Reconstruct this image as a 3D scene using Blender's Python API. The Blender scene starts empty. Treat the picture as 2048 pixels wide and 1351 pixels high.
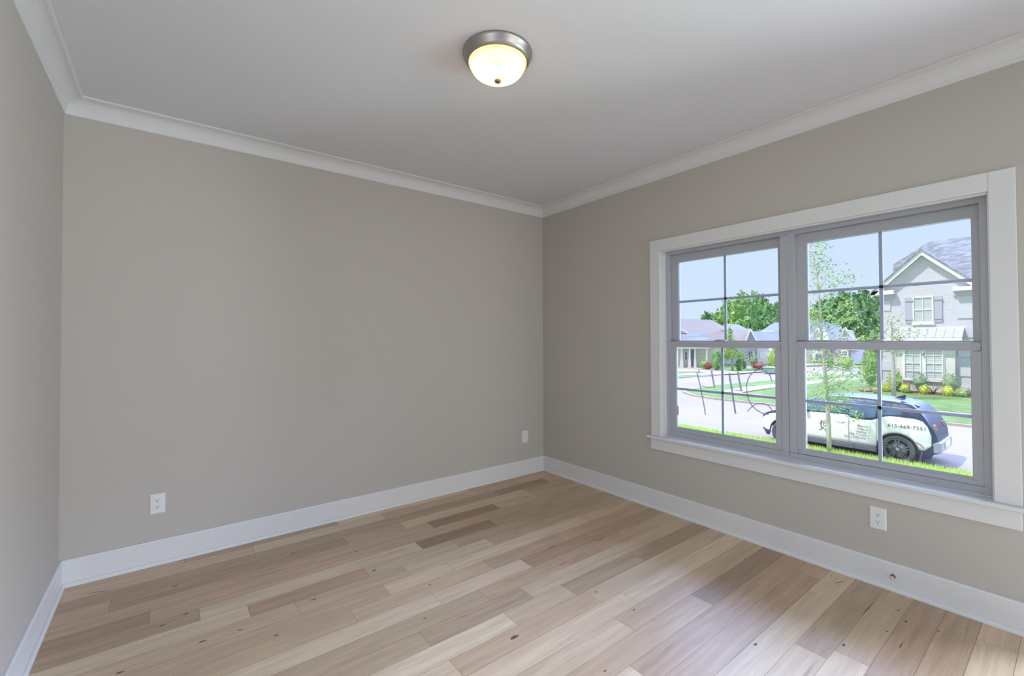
import bpy, bmesh, math, random
from mathutils import Vector, Matrix, noise
random.seed(7)
scene = bpy.context.scene
COL = scene.collection

# ------------------------------------------------------------------ camera
CAMP = Vector((-3.0994, -3.5409, 1.3658))
YAW, PITCH, ROLL, FPX, CX, CY = 38.142, 0.9175, -0.2402, 892.9529, 1038.3523, 663.0594
_y, _p, _r = map(math.radians, (YAW, PITCH, ROLL))
CF = Vector((math.sin(_y)*math.cos(_p), math.cos(_y)*math.cos(_p), math.sin(_p)))
_R = Vector((math.cos(_y), -math.sin(_y), 0)); _U = _R.cross(CF)
CR = _R*math.cos(_r) + _U*math.sin(_r)
CU = -_R*math.sin(_r) + _U*math.cos(_r)
cam = bpy.data.cameras.new('camera'); camo = bpy.data.objects.new('camera', cam); COL.objects.link(camo)
M = Matrix((CR, CU, -CF)).transposed().to_4x4(); M.translation = CAMP
camo.matrix_world = M
cam.sensor_fit = 'HORIZONTAL'; cam.sensor_width = 36; cam.lens = FPX/2048*36
cam.shift_x = (1024-CX)/2048; cam.shift_y = (CY-675.5)/2048
cam.clip_start = .05; cam.clip_end = 800
scene.camera = camo

# ------------------------------------------------------------------ light and exposure
scene.view_settings.view_transform = 'Standard'; scene.view_settings.look = 'None'
scene.view_settings.exposure = 0.0; scene.view_settings.gamma = 1
w = bpy.data.worlds.new('sky'); scene.world = w; w.use_nodes = True
nt = w.node_tree; nt.nodes.clear()
tc = nt.nodes.new('ShaderNodeTexCoord'); sp = nt.nodes.new('ShaderNodeSeparateXYZ')
cr = nt.nodes.new('ShaderNodeValToRGB'); bg = nt.nodes.new('ShaderNodeBackground'); out = nt.nodes.new('ShaderNodeOutputWorld')
nt.links.new(tc.outputs['Generated'], sp.inputs[0]); nt.links.new(sp.outputs['Z'], cr.inputs[0])
cr.color_ramp.elements[0].position = 0.0; cr.color_ramp.elements[0].color = (.72, .86, 1.02, 1)
cr.color_ramp.elements[1].position = 0.6; cr.color_ramp.elements[1].color = (.55, .76, 1.12, 1)
e = cr.color_ramp.elements.new(.22); e.color = (.66, .83, 1.06, 1)
def wr(sock, a, b):
    m_ = nt.nodes.new('ShaderNodeMapRange'); m_.interpolation_type = 'SMOOTHSTEP'; m_.inputs[1].default_value = a; m_.inputs[2].default_value = b; nt.links.new(sock, m_.inputs[0]); return m_.outputs[0]
def wm(a, b):
    m_ = nt.nodes.new('ShaderNodeMath'); m_.operation = 'MULTIPLY'; nt.links.new(a, m_.inputs[0]); nt.links.new(b, m_.inputs[1]); return m_.outputs[0]
# sky glow added above the view to push light in through the window
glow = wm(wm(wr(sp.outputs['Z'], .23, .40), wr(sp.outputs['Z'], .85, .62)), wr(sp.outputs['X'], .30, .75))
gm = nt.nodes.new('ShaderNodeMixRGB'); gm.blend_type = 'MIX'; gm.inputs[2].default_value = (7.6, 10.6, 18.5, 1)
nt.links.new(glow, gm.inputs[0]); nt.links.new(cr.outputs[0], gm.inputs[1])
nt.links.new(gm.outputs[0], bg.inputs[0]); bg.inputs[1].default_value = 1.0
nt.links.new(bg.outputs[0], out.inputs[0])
sun = bpy.data.lights.new('sun', 'SUN'); sun.energy = 4.2; sun.angle = .03; sun.color = (1, .95, .88)
suno = bpy.data.objects.new('sun', sun); COL.objects.link(suno)
suno.rotation_euler = Vector((.44, -.30, -.85)).to_track_quat('-Z', 'Y').to_euler()
REAR_FILL_POWER = 145
al = bpy.data.lights.new('rear_fill', 'AREA'); al.shape = 'RECTANGLE'; al.size = 3.3; al.size_y = 2.4; al.energy = REAR_FILL_POWER; al.color = (1.0, .965, .92)  # area light added behind the camera to fill the room
alo = bpy.data.objects.new('rear_fill', al); COL.objects.link(alo)
alo.location = (-.5, -9.4, 1.35); alo.rotation_euler = (math.radians(90), 0, math.radians(8))

al2 = bpy.data.lights.new('right_fill', 'AREA'); al2.shape = 'RECTANGLE'; al2.size = 1.2; al2.size_y = 1.5; al2.energy = 132; al2.color = (.78, .88, 1.0)  # fill light added beyond the right opening to brighten left wall and floor
alo2 = bpy.data.objects.new('right_fill', al2); COL.objects.link(alo2)
al2.spread = 2.3
alo2.location = (1.3, -4.6, .85); alo2.rotation_euler = Vector((-1, .62, -.10)).to_track_quat('-Z', 'Y').to_euler()

al3 = bpy.data.lights.new('left_fill', 'AREA'); al3.shape = 'RECTANGLE'; al3.size = 2.0; al3.size_y = 2.2; al3.energy = 36; al3.color = (.98, .97, .96)  # fill light added beyond the left opening to lift the right wall
alo3 = bpy.data.objects.new('left_fill', al3); COL.objects.link(alo3)
alo3.location = (-4.9, -3.4, 1.35); alo3.rotation_euler = Vector((1, .75, .03)).to_track_quat('-Z', 'Y').to_euler()

# ------------------------------------------------------------------ pixel ray helpers (photo frame -> point in the place)
def ray(x, y):
    return (CF + CR*((x-CX)/FPX) - CU*((y-CY)/FPX)).normalized()
def onx(x, y, v):
    d = ray(x, y); return CAMP + d*((v-CAMP.x)/d.x)
def onz(x, y, v):
    d = ray(x, y); return CAMP + d*((v-CAMP.z)/d.z)
class Plane:
    """vertical plane through p (x,y) ; u runs to the right as seen from the room, d runs away from it"""
    def __init__(s, p, head):
        h = math.radians(head)
        s.o = Vector((p[0], p[1], 0)); s.u = Vector((math.sin(h), math.cos(h), 0)); s.d = Vector((-s.u.y, s.u.x, 0))
    def uz(s, x, y, dep=0.0):
        r = ray(x, y); n = s.d
        t = ((s.o + n*dep) - CAMP).dot(n)/r.dot(n)
        q = CAMP + r*t
        return (q - s.o).dot(s.u), q.z
    def w(s, u, d, z): return s.o + s.u*u + s.d*d + Vector((0, 0, z))

# ------------------------------------------------------------------ materials
def lin(c):
    return tuple(((v/255)/12.92 if v/255 <= .04045 else ((v/255+.055)/1.055)**2.4) for v in c)
MATS = {}
def mat(name, col, rough=.6, spec=.5, metal=0, vary=None, bump=None, emit=None, coat=0):
    """vary=(scale,amount[,stretch xyz]) value noise on the colour; bump=(scale,strength)"""
    if name in MATS: return MATS[name]
    m = bpy.data.materials.new(name); m.use_nodes = True; t = m.node_tree; n = t.nodes; b = n['Principled BSDF']
    b.inputs['Base Color'].default_value = (*col, 1); b.inputs['Roughness'].default_value = rough
    b.inputs['Metallic'].default_value = metal; b.inputs['Specular IOR Level'].default_value = spec
    if coat: b.inputs['Coat Weight'].default_value = coat
    tcn = n.new('ShaderNodeTexCoord')
    if vary:
        mp = n.new('ShaderNodeMapping'); t.links.new(tcn.outputs['Object'], mp.inputs[0])
        if len(vary) > 2: mp.inputs['Scale'].default_value = vary[2]
        nz = n.new('ShaderNodeTexNoise'); nz.inputs['Scale'].default_value = vary[0]; nz.inputs['Detail'].default_value = 4
        t.links.new(mp.outputs[0], nz.inputs['Vector'])
        r = n.new('ShaderNodeMapRange'); r.inputs[1].default_value = .3; r.inputs[2].default_value = .7
        r.inputs[3].default_value = 1-vary[1]; r.inputs[4].default_value = 1+vary[1]
        t.links.new(nz.outputs[0], r.inputs[0])
        h = n.new('ShaderNodeHueSaturation'); h.inputs['Color'].default_value = (*col, 1)
        t.links.new(r.outputs[0], h.inputs['Value']); t.links.new(h.outputs[0], b.inputs['Base Color'])
    if bump:
        nb = n.new('ShaderNodeTexNoise'); nb.inputs['Scale'].default_value = bump[0]; t.links.new(tcn.outputs['Object'], nb.inputs['Vector'])
        bp = n.new('ShaderNodeBump'); bp.inputs['Strength'].default_value = bump[1]; bp.inputs['Distance'].default_value = .01
        t.links.new(nb.outputs[0], bp.inputs['Height']); t.links.new(bp.outputs[0], b.inputs['Normal'])
    if emit:
        b.inputs['Emission Color'].default_value = (*emit[0], 1); b.inputs['Emission Strength'].default_value = emit[1]
    MATS[name] = m; return m

def brick_mat(name, c1, c2, cm, bw, bh, mortar=.012, rough=.85, vert='Z'):
    m = bpy.data.materials.new(name); m.use_nodes = True; t = m.node_tree; n = t.nodes; b = n['Principled BSDF']
    b.inputs['Roughness'].default_value = rough; b.inputs['Specular IOR Level'].default_value = .2
    tcn = n.new('ShaderNodeTexCoord'); s = n.new('ShaderNodeSeparateXYZ'); cb = n.new('ShaderNodeCombineXYZ')
    t.links.new(tcn.outputs['Object'], s.inputs[0])
    a = n.new('ShaderNodeMath'); a.operation = 'ADD'; t.links.new(s.outputs['X'], a.inputs[0]); t.links.new(s.outputs['Y'], a.inputs[1])
    t.links.new(a.outputs[0], cb.inputs[0]); t.links.new(s.outputs['Z'], cb.inputs[1])
    k = n.new('ShaderNodeTexBrick'); k.inputs['Scale'].default_value = 1
    k.inputs['Brick Width'].default_value = bw; k.inputs['Row Height'].default_value = bh; k.inputs['Mortar Size'].default_value = mortar
    k.inputs['Color1'].default_value = (*c1, 1); k.inputs['Color2'].default_value = (*c2, 1); k.inputs['Mortar'].default_value = (*cm, 1)
    t.links.new(cb.outputs[0], k.inputs['Vector']); t.links.new(k.outputs['Color'], b.inputs['Base Color'])
    return m

WALLC = lin((176, 170, 163))
m_wall = mat('wall_paint', (.50, .468, .428), .85, .25, bump=(260, .05))
m_ceil = mat('ceiling_paint', (.72, .725, .74), .9, .2, bump=(200, .05))
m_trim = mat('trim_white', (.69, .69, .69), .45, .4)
m_vinyl = mat('window_vinyl', (.42, .43, .47), .4, .4)  # white vinyl, base colour darkened to imitate backlit shade
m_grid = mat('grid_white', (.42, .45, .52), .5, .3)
m_metal = mat('brushed_nickel', (.42, .40, .37), .38, .5, 1.0, vary=(60, .08, (1, 1, 12)))
m_plate = mat('outlet_plastic', (.74, .74, .75), .35, .5)
m_slot = mat('slot_dark', (.02, .02, .025), .6)
m_marker = mat('marker_grey', (.42, .42, .60), .7, .2)
m_marker.node_tree.nodes['Principled BSDF'].inputs['Alpha'].default_value = .62

def floor_mat():
    m = bpy.data.materials.new('hickory_planks'); m.use_nodes = True; t = m.node_tree; n = t.nodes; L = t.links; b = n['Principled BSDF']
    at = n.new('ShaderNodeAttribute'); at.attribute_name = 'tone'
    sp = n.new('ShaderNodeSeparateColor'); L.new(at.outputs['Color'], sp.inputs[0])
    ramp = n.new('ShaderNodeValToRGB'); L.new(sp.outputs[0], ramp.inputs[0]); r = ramp.color_ramp
    r.elements[0].position = 0; r.elements[0].color = (*lin((150, 124, 102)), 1)
    r.elements[1].position = 1; r.elements[1].color = (*lin((220, 199, 168)), 1)
    q = r.elements.new(.45); q.color = (*lin((196, 172, 142)), 1)
    pink = n.new('ShaderNodeMixRGB'); pink.blend_type = 'MULTIPLY'; pink.inputs[2].default_value = (1, .89, .88, 1)
    L.new(sp.outputs[1], pink.inputs[0]); L.new(ramp.outputs[0], pink.inputs[1])
    tcn = n.new('ShaderNodeTexCoord')
    # long grain, shifted per plank
    off = n.new('ShaderNodeVectorMath'); off.operation = 'ADD'
    cb = n.new('ShaderNodeCombineXYZ'); mu = n.new('ShaderNodeMath'); mu.operation = 'MULTIPLY'; mu.inputs[1].default_value = 37
    L.new(sp.outputs[2], mu.inputs[0]); L.new(mu.outputs[0], cb.inputs[0]); L.new(mu.outputs[0], cb.inputs[2])
    L.new(tcn.outputs['Object'], off.inputs[0]); L.new(cb.outputs[0], off.inputs[1])
    def grain(sx, sy, sc, det, lo, hi, a, bb, dist=0):
        mp = n.new('ShaderNodeMapping'); mp.inputs['Scale'].default_value = (sx, sy, 1); L.new(off.outputs[0], mp.inputs[0])
        z = n.new('ShaderNodeTexNoise'); z.inputs['Scale'].default_value = sc; z.inputs['Detail'].default_value = det; z.inputs['Distortion'].default_value = dist
        L.new(mp.outputs[0], z.inputs['Vector'])
        mr = n.new('ShaderNodeMapRange'); mr.inputs[1].default_value = lo; mr.inputs[2].default_value = hi; mr.inputs[3].default_value = a; mr.inputs[4].default_value = bb
        L.new(z.outputs[0], mr.inputs[0]); return mr
    g1 = grain(1.2, 14, 2.2, 5, .3, .7, .86, 1.1, .4)
    g2 = grain(3, 90, 2.0, 3, .35, .65, .94, 1.04)
    mm = n.new('ShaderNodeMath'); mm.operation = 'MULTIPLY'; L.new(g1.outputs[0], mm.inputs[0]); L.new(g2.outputs[0], mm.inputs[1])
    # sparse dark streaks
    g3 = grain(.9, 9, 3.1, 2, .68, .78, 1.0, .72, .6)
    m3 = n.new('ShaderNodeMath'); m3.operation = 'MULTIPLY'; L.new(mm.outputs[0], m3.inputs[0]); L.new(g3.outputs[0], m3.inputs[1])
    hs = n.new('ShaderNodeHueSaturation'); L.new(pink.outputs[0], hs.inputs['Color']); L.new(m3.outputs[0], hs.inputs['Value'])
    L.new(hs.outputs[0], b.inputs['Base Color'])
    b.inputs['Roughness'].default_value = .42; b.inputs['Specular IOR Level'].default_value = .5
    bp = n.new('ShaderNodeBump'); bp.inputs['Strength'].default_value = .12; bp.inputs['Distance'].default_value = .002
    L.new(g2.outputs[0], bp.inputs['Height']); L.new(bp.outputs[0], b.inputs['Normal'])
    return m

# ------------------------------------------------------------------ mesh helpers
class MB:
    def __init__(s): s.bm = bmesh.new(); s.mi = 0
    def face(s, pts, mi=None):
        vs = [s.bm.verts.new(p) for p in pts]
        try: f = s.bm.faces.new(vs); f.material_index = s.mi if mi is None else mi; return f
        except ValueError: return None
    def box(s, a, b, mi=None):
        x0, x1 = sorted((a[0], b[0])); y0, y1 = sorted((a[1], b[1])); z0, z1 = sorted((a[2], b[2]))
        return s.hexa([(x0,y0,z0),(x1,y0,z0),(x1,y1,z0),(x0,y1,z0)], [(x0,y0,z1),(x1,y0,z1),(x1,y1,z1),(x0,y1,z1)], mi)
    def hexa(s, lo, hi, mi=None):
        v = [s.bm.verts.new(p) for p in lo] + [s.bm.verts.new(p) for p in hi]; n = len(lo)
        fs = [s.bm.faces.new(v[:n][::-1]), s.bm.faces.new(v[n:])]
        for i in range(n): fs.append(s.bm.faces.new((v[i], v[(i+1) % n], v[n+(i+1) % n], v[n+i])))
        for f in fs: f.material_index = s.mi if mi is None else mi
        return fs
    def prism(s, pts, off, mi=None):
        """closed polygon pts (3d) pushed along off"""
        o = Vector(off); return s.hexa([Vector(p) for p in pts], [Vector(p)+o for p in pts], mi)
    def tube(s, pts, rad, seg=8, caps=True, mi=None):
        pts = [Vector(p) for p in pts]; rr = rad if isinstance(rad, (list, tuple)) else [rad]*len(pts); rings = []
        up = None
        for i, p in enumerate(pts):
            d = (pts[min(i+1, len(pts)-1)] - pts[max(i-1, 0)]).normalized()
            a = (up - d*up.dot(d)) if up is not None else (Vector((0, 0, 1)).cross(d) if abs(d.z) < .9 else Vector((1, 0, 0)).cross(d))
            a.normalize(); up = a; c = d.cross(a)
            rings.append([s.bm.verts.new(p + (a*math.cos(2*math.pi*k/seg) + c*math.sin(2*math.pi*k/seg))*rr[i]) for k in range(seg)])
        for i in range(len(rings)-1):
            for k in range(seg):
                f = s.bm.faces.new((rings[i][k], rings[i][(k+1) % seg], rings[i+1][(k+1) % seg], rings[i+1][k])); f.smooth = True
                f.material_index = s.mi if mi is None else mi
        if caps:
            for r in (rings[0][::-1], rings[-1]):
                f = s.bm.faces.new(r); f.material_index = s.mi if mi is None else mi
    def lathe(s, prof, c=(0,0,0), axis='Z', seg=48, smooth=True, mi=None):
        """prof = [(r, h)...]"""
        c = Vector(c); rings = []
        for r, h in prof:
            ring = []
            for k in range(seg):
                a = 2*math.pi*k/seg; x, y = r*math.cos(a), r*math.sin(a)
                p = Vector((x, y, h)) if axis == 'Z' else (Vector((h, x, y)) if axis == 'X' else Vector((x, h, y)))
                ring.append(s.bm.verts.new(c+p))
            rings.append(ring)
        for i in range(len(rings)-1):
            for k in range(seg):
                f = s.bm.faces.new((rings[i][k], rings[i][(k+1) % seg], rings[i+1][(k+1) % seg], rings[i+1][k])); f.smooth = smooth
                f.material_index = s.mi if mi is None else mi
        return rings
    def grid(s, rows, smooth=True, mi=None):
        """rows of points -> quads"""
        vs = [[s.bm.verts.new(p) for p in r] for r in rows]
        for i in range(len(vs)-1):
            for j in range(len(vs[i])-1):
                f = s.bm.faces.new((vs[i][j], vs[i][j+1], vs[i+1][j+1], vs[i+1][j])); f.smooth = smooth
                f.material_index = s.mi if mi is None else mi
    def build(s, name, mats, parent=None, bevel=0, weld=True):
        if weld: bmesh.ops.remove_doubles(s.bm, verts=s.bm.verts, dist=1e-5)
        bmesh.ops.recalc_face_normals(s.bm, faces=s.bm.faces)
        me = bpy.data.meshes.new(name); s.bm.to_mesh(me); s.bm.free()
        for m in (mats if isinstance(mats, (list, tuple)) else [mats]): me.materials.append(m)
        o = bpy.data.objects.new(name, me); COL.objects.link(o)
        if parent is not None:
            o.parent = parent; par = Vector(parent_loc(parent)); o.location = -par
        if bevel:
            bv = o.modifiers.new('bevel', 'BEVEL'); bv.width = bevel; bv.segments = 2; bv.limit_method = 'ANGLE'; bv.angle_limit = math.radians(40)
        return o
LOCS = {}
def parent_loc(o):
    return LOCS.get(o.name, (0, 0, 0))
def thing(name, loc, label, cat, group=None):
    o = bpy.data.objects.new(name, None); COL.objects.link(o); o.location = loc; o.empty_display_size = .1
    LOCS[o.name] = tuple(loc); o['label'] = label; o['category'] = cat
    if group: o['group'] = group
    return o
def sub(o, parent):
    """make o (built in world coordinates) a child of a child mesh"""
    o.parent = parent; o.matrix_parent_inverse = Matrix.Identity(4)
    return o
# children of meshes: a mesh built under an Empty is shifted by -Empty so its own local frame equals the world frame
def part(mb, name, m, parent, bevel=0):
    if parent.type == 'EMPTY': return mb.build(name, m, parent, bevel)
    o = mb.build(name, m, None, bevel); o.parent = parent; return o
def struct(o, kind='structure'): o['kind'] = kind; return o
def tag(o, label, cat, group=None, kind=None):
    o['label'] = label; o['category'] = cat
    if group: o['group'] = group
    if kind: o['kind'] = kind
    return o
def sempty(name, loc):
    o = bpy.data.objects.new(name, None); COL.objects.link(o); o.location = loc; LOCS[o.name] = tuple(loc); o['kind'] = 'structure'; return o

# ================================================================== THE ROOM
W, H, YB = 3.5716, 2.74, -4.9          # width, height, open rear end
YL = -2.45                              # left wall stops here; unseen opening added to let fill light in
YR = -3.62                              # right wall stops here; unseen opening added so light reaches the left wall
CD, CP, BH, BT, SW = .0973, .0873, .1477, .016, .03
# --- floor: one mesh of planks
PW, PY0 = .1245, -.097
ends_px = [(802.6,1048.2),(688.7,1077.6),(626,1113),(856.5,1045.7),(835.6,1088.6),(909,1086),(730,1141),(813.6,1140),(897,1130),(593,1213.5),
 (769.5,1174),(705.8,1228),(873.6,1196),(846.7,1273.5),(912.9,1336),(498,1220.5),(219.4,1210),(299,1232),(399,1226),(1047,958.6),(1090,958.6),
 (989.4,984),(1050,980),(984.5,1007.4),(983.6,1043.5),(1052.9,1004.5),(1111.5,1008.4),(977.7,1080.6),(1119.3,1074.8),(974.8,1127.5),(1168,1036.7),
 (1051,1124.6),(1183.8,1072.8),(1127,1121.6),(967,1189),(1236.5,1065),(1137,1179),(1047,1180),(1020.8,1236.5),(1263.7,1197),(1256,1252),(1278,1344),
 (1278,1114),(1607,1147),(1660.6,1197.7),(1706,1317),(2017.8,1300.8)]
tone_px = [((870,1045),.12,.4),((900,1068),.08,.5),((800,1115),.18,.4),((600,1100),.25,.2),((250,1240),.2,.2),((360,1240),.3,.2),((250,1180),.3,.4),
 ((800,1100),.75,0),((1060,1090),.92,.1),((800,1225),.85,0),((960,1265),.98,.1),((450,1212),.8,0),((1070,968),.15,.1),((1060,1096),.42,.5),
 ((1150,1090),.3,.9),((1205,1085),.4,.8),((1080,1140),.45,.7),((1190,1160),.3,.1),((1000,1005),.6,0),((940,1090),.7,0),((1090,950),.6,0),
 ((1000,1090),.4,.2),((1060,1020),.35,.1),((1300,1180),.85,0),((1100,1240),.5,.5),((760,1130),.55,0),((700,1180),.5,0),((900,1150),.6,.5),
 ((850,1060),.5,.3),((500,1300),.6,.2),((700,1250),.45,.3),((1010,1060),.35,.1),((560,1140),.45,.7),((1170,1045),.9,.1)]
rows = {}
def rowof(y): return math.floor((PY0 - y)/PW)
for e_ in ends_px:
    p = onz(*e_, 0); rows.setdefault(rowof(p.y), []).append(p.x)
tones = []
for q_, a_, b_ in tone_px:
    p = onz(*q_, 0); tones.append((rowof(p.y), p.x, a_, b_))
rf = random.Random(11)
fb = MB(); cl = fb.bm.loops.layers.float_color.new('tone')
nrow = int((PY0-YB)/PW)+1
for k in range(-1, nrow+1):
    y1 = PY0 - k*PW; y0 = y1 - PW
    if k == -1: y1 = .02
    xs = sorted(rows.get(k, []))
    pts = [-W-.05] + xs + [.02]; full = [pts[0]]
    for a, b in zip(pts, pts[1:]):
        c = a
        while b-c > (1.9 if xs else 1.5):
            c += rf.uniform(.55, 1.2) if c != pts[0] or xs else rf.uniform(.2, 1.1)
            if b-c > .3: full.append(c)
        full.append(b)
    full = sorted(set(full)); g = .0006
    for a, b in zip(full, full[1:]):
        t_, pk = rf.betavariate(2.8, 2.2), .7*(rf.random()**2)
        for (rk, tx, ta, tb) in tones:
            if rk == k and a <= tx < b: t_, pk = ta, tb
        f = fb.face([(a+g, y0+g, 0), (b-g, y0+g, 0), (b-g, y1-g, 0), (a+g, y1-g, 0)])
        rnd = rf.random()
        for l in f.loops: l[cl] = (t_, pk, rnd, 1)
        f.material_index = 0
# seam bed just beneath, and the knots of the wood
fb.face([(-W-.05, YB-.1, -.0012), (.02, YB-.1, -.0012), (.02, .02, -.0012), (-W-.05, .02, -.0012)], 1)
fb.box((-W-1.7, YB-.1, -.2), (.15, .15, -.003), 1)
knots = [(712,1102,1.2),(585,1106,1.3),(1192,1183,1.1),(1029,1274,2.6),(860,1168,1.2),(1033,1066,1),(965,1007,.9),(1268,1219,1.1),(627,1198,1.5),(480,1259,1.1),
 (405,1282,1.6),(372,1227,1.2),(1688,1289,1.3),(1877,1262,.9),(1812,1242,1.2),(1210,1341,1.1),(748,1140,1.4),(913,1005,.9),(1106,1092,1.3),(240,1344,1.6),(350,1171,1.5),
 (325,1250,1.2),(552,1270,1.2),(1489,1117,.8),(1546,1220,.7),(1511,1288,1.3),(1774,1262,.8),(1796,1220,.9),(850,1236,1),(1144,965,.9),(958,995,.8),(1662,1151,.9)]
for kx, ky, ks in knots:
    p = onz(kx, ky, 0); n_ = 9; r1, r2 = .010*ks, .0042*ks; ph = rf.uniform(-.3, .3)
    fb.face([(p.x + r1*math.cos(a)*rf.uniform(.7, 1.2), p.y + r2*math.sin(a+ph)*rf.uniform(.7, 1.2), .0004) for a in [2*math.pi*i/n_ for i in range(n_)]], 2)
for (x0_, y0_, x1_, y1_) in [(170,1187,222,1179),(1724,1230,1749,1202),(1797,1298,1806,1283),(1690,1160,1665,1168),(1195,1083,1210,1071),(1095,1097,1112,1090)]:
    a, b = onz(x0_, y0_, 0), onz(x1_, y1_, 0); d = (b-a); q = Vector((-d.y, d.x, 0)).normalized()*.003
    fb.face([a + Vector((0,0,.0004)), a+d*.4+q+Vector((0,0,.0004)), b+Vector((0,0,.0004)), a+d*.5-q+Vector((0,0,.0004))], 2)
m_seam = mat('plank_seam', lin((112, 92, 78)), .8, .2)
m_knot = mat('wood_knot', lin((112, 92, 80)), .7, .2)
struct(fb.build('floor', [floor_mat(), m_seam, m_knot], weld=False))

mb = MB(); mb.box((-W-.15-1.6, YB, H), (.15, .15, H+.3)); struct(mb.build('ceiling', m_ceil))
mb = MB(); mb.box((-W-.15, 0, -.2), (.15, .15, H)); struct(mb.build('wall_back', m_wall))
mb = MB(); mb.box((-W-.15, YL, -.2), (-W, 0, H)); mb.box((-W-.15, YB, 2.12), (-W, YL, H)); struct(mb.build('wall_left', m_wall))  # second box is an unseen header added to shade the ceiling
mb = MB(); mb.box((-W-.15, YB-.12, 2.42), (.15, YB, H)); struct(mb.build('rear_shade_header', m_wall))  # unseen header added to keep area light off the ceiling
OY0, OY1, OZ0, OZ1 = -3.262, -1.426, .565, 2.072
mb = MB()
mb.box((0, YB, 2.12), (.15, YR, H)); mb.box((0, YR, -.2), (.15, 0, OZ0)); mb.box((0, YR, OZ1), (.15, 0, H)); mb.box((0, YR, OZ0), (.15, OY0, OZ1)); mb.box((0, OY1, OZ0), (.15, 0, OZ1))  # first box is an unseen header added to shade the ceiling
struct(mb.build('wall_right', m_wall))

def molding(name, prof, wall):
    """prof: closed list of (offset from wall, z); mitred at the corners"""
    mb = MB(); n = len(prof)
    def ring(f): return [f(o, z) for o, z in prof]
    if wall == 'back': A, B = ring(lambda o, z: (-W+o, -o, z)), ring(lambda o, z: (-o, -o, z))
    elif wall == 'left': A, B = ring(lambda o, z: (-W+o, YL, z)), ring(lambda o, z: (-W+o, -o, z))
    else: A, B = ring(lambda o, z: (-o, -o, z)), ring(lambda o, z: (-o, YR, z))
    mb.hexa(A, B); return mb
cove = [(0, H-.001), (0, H-CD), (.006, H-CD), (.008, H-CD+.004)]
for i in range(9):
    a = i/8*math.pi/2
    cove.append((.008 + (CP-.018)*(1-math.cos(a)), H-CD+.006 + (CD-.020)*math.sin(a)))
cove += [(CP-.003, H-.012), (CP, H-.010), (CP, H-.001)]
for i, wl in enumerate(('left', 'back', 'right')):
    struct(molding('', cove, wl).build('trim_%d' % (i+2), m_trim))
base = [(0, 0), (0, BH), (BT-.006, BH), (BT-.002, BH-.002), (BT, BH-.008), (BT, 0)]
shoe = [(BT, 0), (BT, .02), (BT+.005, .02)] + [(BT+.005+(SW-BT-.005)*math.sin(a), .002+.018*math.cos(a)) for a in (.4, .8, 1.2, 1.57)] + [(SW, 0)]
for wl in ('left', 'back', 'right'):
    b_ = struct(molding('', base, wl).build('baseboard_'+wl, m_trim))
    s_ = molding('', shoe, wl).build('shoe_molding', m_trim); s_.parent = b_

# --- window trim
Y0, Y1 = -3.25, -1.438                 # clear opening between jamb liners
trim = sempty('trim_1', (0, -2.344, .585))
def tpart(name, a, b, bev=.003, m=None, par=None):
    mb = MB(); mb.box(a, b); return part(mb, name, m or m_trim, par or trim, bev)
tpart('side_casing', (-.018, -1.433, .585), (0, -1.343, 2.155))
tpart('side_casing', (-.018, -3.345, .585), (0, -3.255, 2.155))
tpart('head_casing', (-.018, -3.255, 2.063), (0, -1.433, 2.155))
tpart('stool', (-.045, -3.375, .563), (.07, -1.313, .585), .006)
tpart('apron', (-.017, -3.343, .474), (0, -1.338, .563))
mb = MB(); mb.box((-.006, -1.438, .585), (.15, -1.4255, 2.07)); mb.box((-.006, -3.2625, .585), (.15, -3.25, 2.07)); mb.box((-.006, -3.2625, 2.060), (.15, -1.4255, 2.0725))
part(mb, 'jamb_liner', m_trim, trim, .001)
mb = MB(); mb.box((-.008, -3.25, 2.052), (.0, -1.438, 2.062)); part(mb, 'head_bead', m_trim, trim, .002)

def glass_mat():
    m = bpy.data.materials.new('window_glass'); m.use_nodes = True; t = m.node_tree; n = t.nodes; n.clear()
    o = n.new('ShaderNodeOutputMaterial'); mx = n.new('ShaderNodeMixShader'); tr = n.new('ShaderNodeBsdfTransparent'); gl = n.new('ShaderNodeBsdfGlossy')
    tr.inputs[0].default_value = (.985, .99, 1, 1); gl.inputs['Roughness'].default_value = .02
    fr = n.new('ShaderNodeFresnel'); fr.inputs[0].default_value = 1.35
    t.links.new(fr.outputs[0], mx.inputs[0]); t.links.new(tr.outputs[0], mx.inputs[1]); t.links.new(gl.outputs[0], mx.inputs[2]); t.links.new(mx.outputs[0], o.inputs[0])
    return m
m_glass = glass_mat()
def frame_ring(mb, x0, x1, ya, yb, za, zb, gya, gyb, gza, gzb):
    mb.box((x0, ya, za), (x1, yb, gza)); mb.box((x0, ya, gzb), (x1, yb, zb)); mb.box((x0, ya, gza), (x1, gya, gzb)); mb.box((x0, gyb, gza), (x1, yb, gzb))
units = [(-2.3385, -1.438, -2.295, -1.463, (-2.255, -1.520), (-2.268, -1.525)), (-3.25, -2.3385, -3.215, -2.382, (-3.175, -2.430), (-3.182, -2.440))]
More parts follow.
